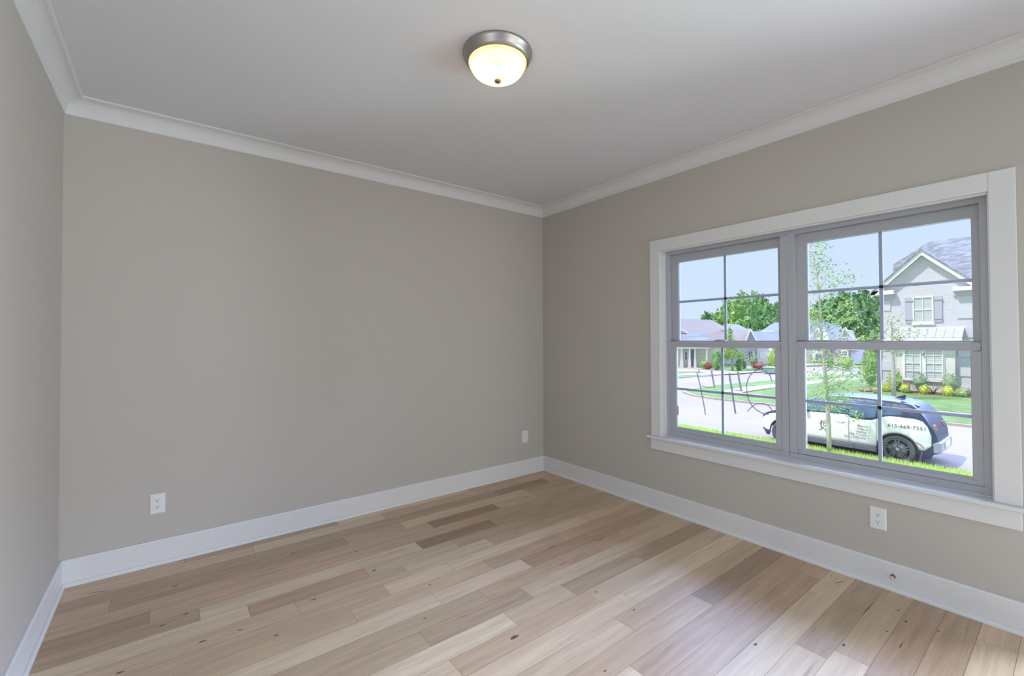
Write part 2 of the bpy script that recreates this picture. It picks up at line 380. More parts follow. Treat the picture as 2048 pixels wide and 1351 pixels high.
for i, (fa, fb_, sa, sb, lg, ug) in enumerate(units):
    wn = sempty('window_%d' % (i+1), (.11, (fa+fb_)/2, .6))
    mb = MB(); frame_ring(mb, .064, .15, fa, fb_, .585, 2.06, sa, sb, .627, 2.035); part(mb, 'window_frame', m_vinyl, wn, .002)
    # upper sash, set back
    mb = MB(); frame_ring(mb, .105, .135, sa, sb, 1.30, 2.035, ug[0], ug[1], 1.345, 1.975); us = part(mb, 'upper_sash', m_vinyl, wn, .003)
    mb = MB(); mb.box((.119, ug[0]-.003, 1.34), (.122, ug[1]+.003, 1.98)); part(mb, 'glass_pane', m_glass, us)
    ym = (ug[0]+ug[1])/2
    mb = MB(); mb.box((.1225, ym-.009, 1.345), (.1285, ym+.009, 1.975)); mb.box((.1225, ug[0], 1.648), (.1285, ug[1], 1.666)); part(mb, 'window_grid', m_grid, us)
    mb = MB(); frame_ring(mb, .1035, .107, ug[0]-.007, ug[1]+.007, 1.338, 1.982, ug[0], ug[1], 1.345, 1.975); part(mb, 'glazing_bead', m_vinyl, us)
    # lower sash
    mb = MB(); frame_ring(mb, .068, .100, sa, sb, .627, 1.339, lg[0], lg[1], .652, 1.299); ls = part(mb, 'lower_sash', m_vinyl, wn, .003)
    mb = MB(); mb.box((.082, lg[0]-.003, .648), (.085, lg[1]+.003, 1.302)); part(mb, 'glass_pane', m_glass, ls)
    yl = (lg[0]+lg[1])/2
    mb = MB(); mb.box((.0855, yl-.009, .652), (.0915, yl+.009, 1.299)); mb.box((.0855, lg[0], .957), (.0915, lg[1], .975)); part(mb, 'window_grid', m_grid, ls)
    mb = MB(); mb.hexa([(.068, lg[0], .652), (.082, lg[0], .652), (.082, lg[1], .652), (.068, lg[1], .652)], [(.0685, lg[0], .6525), (.082, lg[0], .666), (.082, lg[1], .666), (.0685, lg[1], .6525)])
    part(mb, 'glazing_bead', m_vinyl, ls)
    # cam lock on the meeting rail
    mb = MB(); prof = []
    for k in range(13):
        a = math.pi*k/12; prof.append((.086, yl+.034*math.cos(a), 1.339+.017*math.sin(a)**.8 if 0 < k < 12 else 1.339))
    mb.prism([(.074, p[1], p[2]) for p in prof], (.024, 0, 0)); lk = part(mb, 'sash_lock', m_vinyl, ls, .002)
    mb = MB(); mb.hexa([(.072, yl+.012, 1.350), (.084, yl+.012, 1.350), (.084, yl+.052, 1.345), (.072, yl+.052, 1.345)], [(.072, yl+.012, 1.357), (.084, yl+.012, 1.357), (.084, yl+.052, 1.352), (.072, yl+.052, 1.352)])
    lv = part(mb, 'lock_lever', mat('lever_grey', (.3, .3, .33), .5), ls, .002)
    if i == 0:
        mb = MB(); mb.box((.086, -1.528, .76), (.1, -1.519, .83)); part(mb, 'sash_latch', m_grid, ls)

# numerals written on the left lower pane (seen reversed from inside)
wt = thing('handwritten_numerals', (.081, -1.9, .96), 'grey reversed numerals handwritten on the lower left window pane', 'writing')
mb = MB()
def stroke(pts, wd):
    P = [onx(x, y, .0815) for x, y in pts]
    for a, b in zip(P, P[1:]):
        d = (b-a).normalized(); q = Vector((0, -d.z, d.y))*wd/2; ex = d*wd*.25
        mb.prism([a-ex+q, b+ex+q, b+ex-q, a-ex-q], (-.0006, 0, 0))
stroke([(1394,745),(1397,757),(1401,772),(1404,790),(1408,810),(1411,828)], .010)
stroke([(1423,741),(1425,753),(1429,773)], .013); stroke([(1404,771),(1412,774),(1430,775)], .006)
part(mb, 'numeral_four', m_marker, wt); mb = MB()
stroke([(1459,746),(1460,758),(1464,778),(1467,800),(1471,826)], .014)
stroke([(1476,744),(1478,757),(1483,781)], .014); stroke([(1469,780),(1483,781)], .006)
part(mb, 'numeral_four', m_marker, wt); mb = MB()
stroke([(1544,762),(1540,750),(1532,742),(1522,739),(1511,741),(1502,748),(1496,758),(1493,770),(1494,786),(1497,799),(1505,812),(1514,820),(1525,826),(1538,829)], .008)
stroke([(1495,822),(1505,812),(1513,807),(1524,806),(1534,809),(1541,815),(1546,823)], .007)
part(mb, 'numeral_two', m_marker, wt)

# --- outlets
def outlet(name, c, axis, label, cord=None):
    """axis 'y': on the back wall (faces -y) ; 'x': on the right wall (faces -x)"""
    t = thing(name, c, label, 'outlet', 'duplex wall outlets')
    c = Vector(c)
    def P(u, d, z):   # u along wall, d out of the wall
        return c + (Vector((u, -d, z)) if axis == 'y' else Vector((-d, -u, z)))
    def rbox(mb, u0, u1, z0, z1, d0, d1):
        mb.hexa([P(u0,d0,z0),P(u1,d0,z0),P(u1,d0,z1),P(u0,d0,z1)], [P(u0,d1,z0),P(u1,d1,z0),P(u1,d1,z1),P(u0,d1,z1)])
    mb = MB(); hw, hh = .038, .061
    mb.hexa([P(-hw,0,-hh),P(hw,0,-hh),P(hw,0,hh),P(-hw,0,hh)], [P(-hw+.004,.0055,-hh+.004),P(hw-.004,.0055,-hh+.004),P(hw-.004,.0055,hh-.004),P(-hw+.004,.0055,hh-.004)])
    pl = part(mb, 'cover_plate', m_plate, t, .001)
    for sz in (1, -1):
        mb = MB(); pts = []
        for k in range(24):
            a = 2*math.pi*k/24; u = .0172*math.cos(a); z = max(-.0125, min(.0125, .0172*math.sin(a)))
            pts.append((u, z + sz*.0195))
        mb.hexa([P(u, .005, z) for u, z in pts], [P(u, .0068, z) for u, z in pts])
        rc = part(mb, 'receptacle', m_plate, t)
        mb = MB(); zc = sz*.0195
        rbox(mb, -.0075, -.0052, zc-.002, zc+.007, .0066, .0071); rbox(mb, .0052, .0075, zc-.001, zc+.007, .0066, .0071)
        pts = [(.0027*math.cos(a), zc-.0075+.0027*math.sin(a)) for a in [2*math.pi*k/12 for k in range(12)]]
        mb.hexa([P(u, .0066, z) for u, z in pts], [P(u, .0071, z) for u, z in pts]); part(mb, 'slot', m_slot, rc)
    mb = MB(); pts = [(.003*math.cos(a), .003*math.sin(a)) for a in [2*math.pi*k/12 for k in range(12)]]
    mb.hexa([P(u, .005, z) for u, z in pts], [P(u, .0065, z) for u, z in pts]); part(mb, 'screw', m_plate, t)
outlet('wall_outlet', (-3.146, 0, .366), 'y', 'white duplex outlet on the long back wall, near its left end')
outlet('wall_outlet', (-.247, 0, .376), 'y', 'white duplex outlet on the back wall beside the far corner')
outlet('wall_outlet', (0, -2.807, .365), 'x', 'white duplex outlet on the right wall under the window')
# --- door stop on the right baseboard
c = Vector((-BT, -2.873, .079)); t = thing('door_stop', c, 'small nickel door stop with pale tip screwed to the right baseboard', 'door stop')
mb = MB(); mb.lathe([(0, 0), (.011, 0), (.011, -.004), (.006, -.008), (.0055, -.024), (.004, -.026), (0, -.026)], c, 'X', 20); part(mb, 'stem', mat('stop_metal', (.22, .18, .15), .4, .5, .7), t)
mb = MB(); mb.lathe([(0, -.024), (.0075, -.024), (.0085, -.030), (.007, -.036), (0, -.037)], c, 'X', 20); part(mb, 'bumper_tip', mat('tip_pale', (.6, .58, .56), .5), t)

# --- ceiling light
LC = Vector((-1.862, -1.806, H))
t = thing('ceiling_light', LC, 'round flush ceiling light with nickel pan and glowing frosted glass dome', 'ceiling light')
mb = MB(); mb.lathe([(.10, -.001), (.166, -.001), (.168, -.006), (.166, -.014), (.160, -.020), (.156, -.036), (.148, -.046), (.142, -.049), (.134, -.049), (.13, -.040), (.11, -.015), (.0, -.012)], LC, seg=72)
part(mb, 'metal_pan', m_metal, t)
dm = bpy.data.materials.new('frosted_dome'); dm.use_nodes = True; n = dm.node_tree.nodes; L = dm.node_tree.links; n.clear()
o_ = n.new('ShaderNodeOutputMaterial'); tl = n.new('ShaderNodeBsdfTranslucent'); tl.inputs[0].default_value = (.85, .62, .38, 1)
df = n.new('ShaderNodeBsdfPrincipled'); df.inputs['Base Color'].default_value = (.75, .60, .42, 1); df.inputs['Roughness'].default_value = .35
df.inputs['Emission Color'].default_value = (1.0, .60, .28, 1); df.inputs['Emission Strength'].default_value = .6
mx = n.new('ShaderNodeMixShader'); mx.inputs[0].default_value = .35
L.new(tl.outputs[0], mx.inputs[1]); L.new(df.outputs[0], mx.inputs[2]); L.new(mx.outputs[0], o_.inputs[0])
prof = [(.139, -.044), (.1385, -.054), (.134, -.058)] + [(.130*math.cos(a), -.058-.073*math.sin(a)) for a in [i*math.pi/2/14 for i in range(15)]]
mb = MB(); mb.lathe(prof, LC, seg=72); dome = part(mb, 'glass_dome', dm, t)
mb = MB(); mb.lathe([(0, -.126), (.015, -.128), (.017, -.133), (.015, -.139), (.008, -.144), (0, -.145)], LC, seg=24); part(mb, 'finial', mat('finial_bronze', (.30, .20, .13), .4, .5, .8), t)
mb = MB(); mb.tube([LC+Vector((0, 0, -.012)), LC+Vector((0, 0, -.134))], .004, 8); part(mb, 'stem_rod', m_metal, t)
for sx in (-1, 1):
    bl = LC + Vector((sx*.055*math.cos(_y), -sx*.055*math.sin(_y), -.07))
    mb = MB(); mb.lathe([(0, .028), (.012, .026), (.022, .012), (.024, 0), (.018, -.016), (0, -.024)], bl, seg=16)
    bm_ = mat('bulb_glow', (1, .9, .7), .4, emit=((1, .72, .40), 6)); part(mb, 'light_bulb', bm_, t)
for sx in (-1, 1):
    pl = bpy.data.lights.new('lamp_light', 'POINT'); pl.energy = 13; pl.color = (1, .56, .24); pl.shadow_soft_size = .03
    plo = bpy.data.objects.new('lamp_light', pl); COL.objects.link(plo); plo.parent = t; plo.location = (sx*.055*math.cos(_y), -sx*.055*math.sin(_y), -.07)

# ================================================================== OUTDOORS
ZS = -1.75
m_grass = mat('lawn_grass', (.19, .28, .10), .95, .1, vary=(1.6, .22))
m_grass_far = mat('lawn_far', (.19, .38, .11), .95, .1, vary=(.5, .25))
m_conc = mat('pale_concrete', (.46, .40, .34), .9, .2, vary=(.8, .05))
m_street = mat('street_concrete', (.36, .295, .26), .9, .2, vary=(.35, .06))
m_mulch = mat('mulch', (.14, .09, .07), .95, .1, vary=(14, .3))

def flat(name, pts, z, m, thick=.3, kind='structure'):
    mb = MB(); mb.prism([(p[0], p[1], z-thick) for p in pts], (0, 0, thick)); o = mb.build(name, m)
    if kind: o['kind'] = kind
    return o
def inset(pts, d):
    """open chain moved to its right-hand side by d"""
    out = []
    for i, p in enumerate(pts):
        a = Vector(pts[max(i-1, 0)][:2]); b = Vector(pts[min(i+1, len(pts)-1)][:2]); t_ = (b-a).normalized()
        out.append((p[0] + t_.y*d, p[1] - t_.x*d))
    return out
flat('street', [(10.5, -60), (10.5, 90), (140, 90), (140, -60)], ZS, m_street)
# near front yard, falling to the kerb
mb = MB(); mb.grid([[(x, y, z) for x, z in ((.16, -.55), (2.5, -.62), (5, -.85), (7.5, -1.2), (9.2, -1.44), (10.42, -1.56))] for y in range(-60, 91, 3)], smooth=True)
mb.prism([(-40, -60, -.8), (.16, -60, -.8), (.16, 90, -.8), (-40, 90, -.8)], (0, 0, .1))
struct(mb.build('front_lawn', mat('front_grass', (.36, .48, .15), .95, .1, vary=(3, .2))))
m_cover = mat('bounce_cover_dark', (.17, .155, .145), .9, .2, vary=(2, .1)); flat('rear_bounce_cover', [(-14, -40), (3.6, -40), (3.6, -3.8), (.2, -3.8), (.2, -5.0), (-14, -5.0)], -.50, m_cover); flat('left_bounce_cover', [(-14, -4.9), (-5.3, -4.9), (-5.3, 3), (-14, 3)], -.5, m_cover)  # unseen dark slabs added to cut lawn and sun bounce into the room
flat('near_kerb', [(10.40, -60), (10.58, -60), (10.58, 90), (10.40, 90)], -1.60, m_conc)
# corner lot opposite
chain = [(18.7, -40), (18.7, 0), (18.7, 6.2), (18.75, 8.2), (19.2, 9.8), (20.2, 10.9), (22, 11.4), (25.3, 11.5), (28.4, 11.0), (36, 9.9), (44, 8.0), (60, 4), (120, -12)]
tail = [(120, -40)]
flat('corner_kerb', chain+tail, -1.67, m_conc)
flat('corner_verge', inset(chain, .18)+tail, -1.655, m_grass)
flat('corner_sidewalk', inset(chain, 1.9)+tail, -1.650, m_conc)
flat('corner_lawn', inset(chain, 3.1)+tail, -1.63, m_grass)
# far side of the cross street
far = [(10.6, 19.0), (20, 17.5), (27.7, 16.3), (33, 15.5), (42, 15.0), (55, 15.6), (75, 18.5), (138, 26)]
farb = [(138, 89), (10.6, 89)]
flat('far_kerb', far+farb, -1.68, m_conc)
flat('far_verge', inset(far, -.25)+farb, -1.66, m_grass)
def pxpoly(name, px, z, m, **k): return flat(name, [onz(x, y, z)[:2] for x, y in px], z, m, thick=.05, **k)
pxpoly('far_sidewalk', [(1330,751.5),(1470,746.5),(1560,739),(1560,737),(1470,743.5),(1330,748)], -1.645, m_conc)
pxpoly('far_driveway', [(1340,742.5),(1395,742.5),(1440,747),(1490,745),(1440,738.5),(1392,733.5),(1340,733.5)], -1.640, m_conc)
pxpoly('far_driveway', [(1470,733),(1540,736.5),(1560,735),(1560,731),(1520,729.5),(1478,730)], -1.640, m_conc)
pxpoly('far_driveway', [(1600,731),(1735,727),(1745,722),(1640,724),(1600,727)], -1.640, m_conc)

# ---- foliage
def leafmesh(name, pts, size, mats, parent, weights=None, up=.3, extra=None, seed=1, aspect=.6):
    r = random.Random(seed); V = []; F = []; MI = []
    for p in pts:
        p = Vector(p[:3]); nrm = Vector((r.gauss(0, 1), r.gauss(0, 1), r.gauss(0, 1)+up)).normalized()
        a = nrm.orthogonal().normalized(); a.rotate(Matrix.Rotation(r.uniform(0, 6.28), 3, nrm)); b = nrm.cross(a)
        s = size*r.uniform(.6, 1.3); k = len(V)
        V += [p-a*s, p+b*s*aspect*.6+nrm*s*.12, p+a*s, p-b*s*aspect*.6+nrm*s*.12]; F.append((k, k+1, k+2, k+3))
        MI.append(r.choices(range(len(mats)), weights)[0] if weights else int((noise.noise(p*(.5/size**.5))+.5)*len(mats)*.999) % len(mats))
    if extra:
        k = len(V); V += extra[0]; F += [tuple(i+k for i in f) for f in extra[1]]; MI += [0]*len(extra[1])
    me = bpy.data.meshes.new(name); me.from_pydata(V, [], F); me.update()
    for m in mats: me.materials.append(m)
    me.polygons.foreach_set('material_index', MI)
    o = bpy.data.objects.new(name, me); COL.objects.link(o)
    if parent is not None: o.parent = parent; o.location = -Vector(parent_loc(parent))
    return o
def blob(c, rad, sub=3, amp=.22, fr=1.6, seed=0):
    bm = bmesh.new(); bmesh.ops.create_icosphere(bm, subdivisions=sub, radius=1)
    V = []; c = Vector(c)
    for v in bm.verts:
        d = v.co.normalized(); n = 1 + amp*noise.fractal(d*fr+Vector((seed*3.1, seed, 0)), 1, 2, 3)*1.6
        V.append(c + Vector((d.x*rad[0], d.y*rad[1], d.z*rad[2]))*n)
    F = [tuple(v.index for v in f.verts) for f in bm.faces]; bm.free(); return V, F
def shell(c, rad, n, seed=0, amp=.22, fr=1.6, inner=.75):
    r = random.Random(seed); c = Vector(c); P = []
    for _ in range(n):
        d = Vector((r.gauss(0, 1), r.gauss(0, 1), r.gauss(0, 1))).normalized(); k = 1 + amp*noise.fractal(d*fr+Vector((seed*3.1, seed, 0)), 1, 2, 3)*1.6
        k *= r.uniform(inner, 1.08); P.append(c + Vector((d.x*rad[0], d.y*rad[1], d.z*rad[2]))*k)
    return P
G = {k: mat('leaf_'+k, c, .8, .15) for k, c in dict(lime=(.42, .56, .16), bright=(.30, .47, .16), mid=(.20, .36, .14), dark=(.09, .20, .10), blue=(.18, .31, .20), pale=(.44, .56, .28),
     yellow=(.66, .68, .16), gold=(.68, .58, .18), red=(.42, .14, .15), pink=(.60, .34, .34), sage=(.32, .41, .29), tan=(.54, .46, .32)).items()}
m_bark = mat('bark_grey', (.48, .43, .40), .9, .1, vary=(18, .3, (1, 1, .4)))
m_bark2 = mat('bark_pale', (.52, .47, .43), .9, .1, vary=(10, .2))
def bush(name, px, py, wpx, hpx, x, mats, label, cat='shrub', n=420, size=.05, z0=-1.66, group=None, seed=1, solid=True, par=None):
    """bush whose foot is at photo point (px,py) on the plane at distance x"""
    P = Plane((x, 0), 180); u, _ = P.uz(px, py); a, _ = P.uz(px-wpx/2, py); b, _ = P.uz(px+wpx/2, py); _, zt = P.uz(px, py-hpx); _, zb = P.uz(px, py)
    wd = abs(b-a)/2; h = zt-z0; c = P.w(u, 0, z0+h*.52)
    if par is None: t = thing(name, P.w(u, 0, z0), label, cat, group)
    else: t = par
    rad = (wd, wd, h*.52)
    ex = blob(c, [q*.82 for q in rad], 2, seed=seed) if solid else None
    leafmesh('foliage', shell(c, rad, n, seed), size, mats, t, extra=ex, seed=seed)
    if par is None:
        mb = MB(); mb.tube([P.w(u, 0, z0-.05), P.w(u, 0, z0+h*.5)], .02, 6); mb.build('stem', m_bark, t)
    return t

# ---- slender young tree in front of the car
def branch_tree(name, foot, trunk, branches, lf, mats, label, group=None, seed=3, leafsize=.045, bark=None, r0=.055, per=24, spread=.13):
    """foot (x,y,z); trunk/branches = lists of photo points laid out around the trunk's own distance, with real sideways depth"""
    r = random.Random(seed); t = thing(name, foot, label, 'tree', group); X = foot[0]
    def P(x, y, dx=0): return onx(x, y, X+dx)
    tp = [Vector(foot) - Vector((0, 0, .08))] + [P(x, y) for x, y in trunk[1:]]
    n = len(tp); mb = MB(); mb.tube(tp, [r0*(1-.86*i/(n-1)) for i in range(n)], 9); part(mb, 'trunk', bark or m_bark, t)
    leaves = []
    for bi, (pts, den) in enumerate(branches):
        dx = r.uniform(-1, 1)*.9; L_ = len(pts)
        Q = [P(x, y, dx*(i/(L_-1))) for i, (x, y) in enumerate(pts)]
        mb = MB(); mb.tube(Q, [max(.004, .014*(1-.7*i/(L_-1))) for i in range(L_)], 5); bo = part(mb, 'branch', bark or m_bark, t)
        tw = MB(); k = 0
        for a, b in zip(Q, Q[1:]):
            for _ in range(max(2, int((b-a).length*5*den))):
                s = a.lerp(b, r.random()); e_ = s + Vector((r.gauss(0, 1), r.gauss(0, 1), r.gauss(.3, .7))).normalized()*r.uniform(.12, .38)
                tw.tube([s, e_], [.004, .002], 3, caps=False); k += 1
                for _ in range(int(per*den)):
                    q = s.lerp(e_, r.uniform(.3, 1.1)); leaves.append(q + Vector((r.gauss(0, spread), r.gauss(0, spread), r.gauss(0, spread*.6))))
        o = tw.build('twigs', bark or m_bark); o.parent = bo; o['kind'] = 'stuff'
    leafmesh('foliage', leaves, leafsize, mats, t, up=.6, seed=seed)
    return t
br = [([(1657,772),(1675,768),(1693,762),(1710,749),(1727,736),(1738,722)], .5), ([(1655,765),(1668,757),(1682,748),(1696,740),(1710,725)], .5),
 ([(1653,741),(1668,735),(1690,731)], .4), ([(1650,757),(1632,748),(1612,740)], .35), ([(1642,670),(1628,660),(1621,650),(1616,640)], .4),
 ([(1657,776),(1670,781),(1684,786)], .5), ([(1656,800),(1675,804),(1695,800),(1712,806)], .8), ([(1657,812),(1680,808),(1700,818),(1712,832)], .8), ([(1655,800),(1640,790),(1622,795)], .7),
 ([(1641,645),(1660,632),(1680,622),(1700,605)], .7), ([(1640,625),(1625,612),(1613,590)], .6), ([(1638,600),(1655,590),(1672,572),(1690,555),(1698,545)], .7),
 ([(1637,580),(1650,562),(1665,548)], .7), ([(1634,555),(1642,530),(1648,512),(1652,490)], .75), ([(1636,575),(1626,562),(1614,548)], .7), ([(1632,540),(1622,525),(1613,515)], .5),
 ([(1644,690),(1665,680),(1690,672),(1712,660)], .8), ([(1645,700),(1630,690),(1615,695)], .8), ([(1643,665),(1668,655),(1695,640),(1735,618)], .5), ([(1642,660),(1630,640),(1615,630)], .7),
 ([(1648,720),(1665,712),(1680,700)], .8), ([(1648,722),(1632,715),(1614,722)], .8), ([(1652,760),(1640,770),(1625,778),(1612,790)], .7), ([(1655,790),(1640,800),(1616,812)], .6),
 ([(1630,520),(1622,500),(1620,485)], .7), ([(1648,735),(1672,735),(1700,742),(1725,760),(1745,748)], .3), ([(1658,820),(1645,812),(1630,822)], .7)]
branch_tree('young_tree', tuple(onz(1659, 914, -1.6)), [(1659,914),(1657,850),(1655,800),(1652,760),(1648,730),(1644,690),(1642,640),(1639,600),(1636,570),(1632,540),(1626,510),(1621,485)],
    br, 0, [G['lime'], G['bright'], G['mid'], G['pale']], 'slender young tree with sparse lime leaves on the grass before the parked car', per=26, leafsize=.043)
br2 = [([(1785,690),(1800,682),(1820,675)], .9), ([(1785,695),(1770,688),(1757,690)], .9), ([(1784,680),(1800,668),(1815,660),(1845,668)], .7), ([(1784,675),(1770,665),(1762,655)], .9), ([(1784,665),(1795,655),(1810,650)], .9),
 ([(1783,655),(1775,640),(1772,630)], .8), ([(1783,650),(1796,640),(1803,632)], .8), ([(1785,705),(1800,700),(1815,698)], .8), ([(1785,700),(1765,702),(1752,708)], .8), ([(1784,685),(1825,665),(1838,658)], .6)]
branch_tree('street_tree', tuple(onz(1788, 797, -1.63)), [(1788,797),(1787,750),(1786,715),(1785,690),(1784,665),(1783,645),(1783,632)], br2, 0, [G['lime'], G['bright'], G['gold'], G['mid']],
    'pale-trunked young tree on the lawn before the lilac brick house', seed=8, leafsize=.075, bark=m_bark2, r0=.1, per=10, spread=.22)

# ---- grass blades along the near kerb
r = random.Random(5); V = []; F = []; MI = []
for _ in range(15000):
    y = r.uniform(-3.2, 6.5); x = 10.45 - abs(r.gauss(0, 1.1)); 
    z = -1.56 + (10.42-x)*.098 if x > 9.2 else -1.44 + (9.2-x)*.141
    if x < 7.5: continue
    h = r.uniform(.05, .12); a = r.uniform(0, 6.28); dx, dy = math.cos(a)*.010, math.sin(a)*.010; lx, ly = r.gauss(0, .02), r.gauss(0, .02); k = len(V)
    V += [(x-dx, y-dy, z-.02), (x+dx, y+dy, z-.02), (x+lx, y+ly, z+h)]; F.append((k, k+1, k+2)); MI.append(r.randrange(3))
me = bpy.data.meshes.new('kerbside_grass'); me.from_pydata(V, [], F)
for m in (mat('blade_a', (.55, .70, .22), .8, .1), mat('blade_b', (.64, .76, .30), .8, .1), mat('blade_c', (.42, .60, .16), .8, .1)): me.materials.append(m)
me.polygons.foreach_set('material_index', MI)
o = bpy.data.objects.new('kerbside_grass', me); COL.objects.link(o)
tag(o, 'bright green grass blades on the strip before the street', 'grass', kind='stuff')

# ---- distant wood
def far_tree(px, top, wpx, D, mats, label, seed, zb=-1.7, n=900, size=.42, group='trees of the distant wood', sq=1.0):
    d = ray(px, 677); d.z = 0; d.normalize(); q = CAMP + d*D; dep = (q-CAMP).dot(CF)
    zt = CAMP.z + (677-top)/FPX*dep; rw = wpx/FPX*dep/2*.82
    t = thing('woodland_tree', (q.x, q.y, zb), label, 'tree', group); hh = zt-zb; c = Vector((q.x, q.y, zb+hh*.56)); rad = (rw, rw, hh*.46*sq)
    leafmesh('crown', shell(c, rad, n, seed, amp=.3, fr=2.2, inner=.86), size, mats, t, extra=blob(c, [v*.93 for v in rad], 4, amp=.3, fr=2.2, seed=seed), seed=seed, aspect=.9)
    mb = MB(); mb.tube([(q.x, q.y, zb-.1), (q.x, q.y, zb+hh*.5)], .25, 8); mb.build('trunk', m_bark, t)
ML = [G['bright'], G['mid'], G['mid'], G['lime']]; MD = [G['mid'], G['dark'], G['blue'], G['bright']]
wood = [(1412,634,26,118,MD,'small dark crown just above the long brown roof, leftmost of the wood'), (1433,629,36,126,ML,'low bright crown behind the end of the brown roof'),
 (1455,613,44,112,ML,'fresh green crown rising right of the left window grid bar'), (1485,600,62,88,ML,'broad bright domed crown, leftmost of the two tallest in the wood'),
 (1516,599,60,113,MD,'tall rounded crown with dark hollows beside the broad bright one'), (1545,612,46,128,MD,'blue green crown against the left window mullion'),
 (1490,640,46,83,ML,'lower light crown in front of the tallest trees'), (1530,640,52,100,MD,'lower dark crown behind the hip roofs'), (1575,615,40,142,MD,'crown behind the window mullion'),
 (1622,620,44,118,[G['bright'],G['lime'],G['bright']],'bright green crown at the left edge of the right window'), (1650,609,52,106,MD,'shaded crown behind the slender young tree'),
 (1685,596,60,100,MD,'large dark crown in the middle of the right window'), (1722,594,56,84,MD,'tall dark crown left of the right window grid bar'), (1752,600,48,118,MD,'dark crown touching the eave of the lilac house'),
 (1700,640,56,80,[G['mid'],G['dark'],G['bright']],'lower dark crown above the far gabled house'), (1746,650,50,98,[G['bright'],G['mid'],G['lime']],'lower bright crown beside the lilac house wall'), (1660,640,46,86,MD,'lower crown behind the far grey roof'), (1604,642,34,92,ML,'lower crown behind the mullion edge')]
for i, (px, top, wd, D, ms, lb) in enumerate(wood): far_tree(px, top, wd, D, ms, lb, i+2)
for i, (px, top, wd, D, lb) in enumerate([(1722,682,40,74,'low light green thicket right of the far gabled house'), (1752,678,36,60,'low thicket beside the lilac house')]):
    far_tree(px, top, wd, D, [G['lime'], G['bright'], G['pale']], lb, 40+i, n=700, size=.3, group='thickets beyond the cross street', sq=1.1)

# ---- houses
m_lilac = brick_mat('lilac_brick', (.64, .60, .655), (.69, .65, .70), (.56, .53, .585), .22, .075)
m_lilac2 = mat('lilac_paint', (.48, .47, .56), .7, .3)
m_lilac3 = mat('lilac_quoin', (.62, .60, .66), .85, .2)
m_white = mat('exterior_white', (.86, .81, .81), .6, .3)
m_wstone = brick_mat('white_stone', (.72, .70, .67), (.80, .78, .75), (.62, .60, .57), .34, .14, .01)
m_hglass = mat('house_glass', (.20, .27, .30), .12, .6)
m_blind = mat('window_blind', (.50, .56, .55), .6, .3)
m_awn = mat('awning_metal', (.50, .51, .58), .45, .5)
def shingle(name, c1, c2, c3):
    m = brick_mat(name, c1, c2, c3, .35, .12, .01, .95); return m
m_rgrey = shingle('roof_grey', (.20, .21, .24), (.36, .37, .41), (.17, .18, .20))
m_rbrown = shingle('roof_brown', (.30, .26, .26), (.33, .29, .285), (.27, .24, .24))
m_rslate = shingle('roof_slate', (.24, .26, .33), (.27, .29, .36), (.22, .24, .30))
m_gutter = mat('gutter_white', (.7, .7, .7), .5)

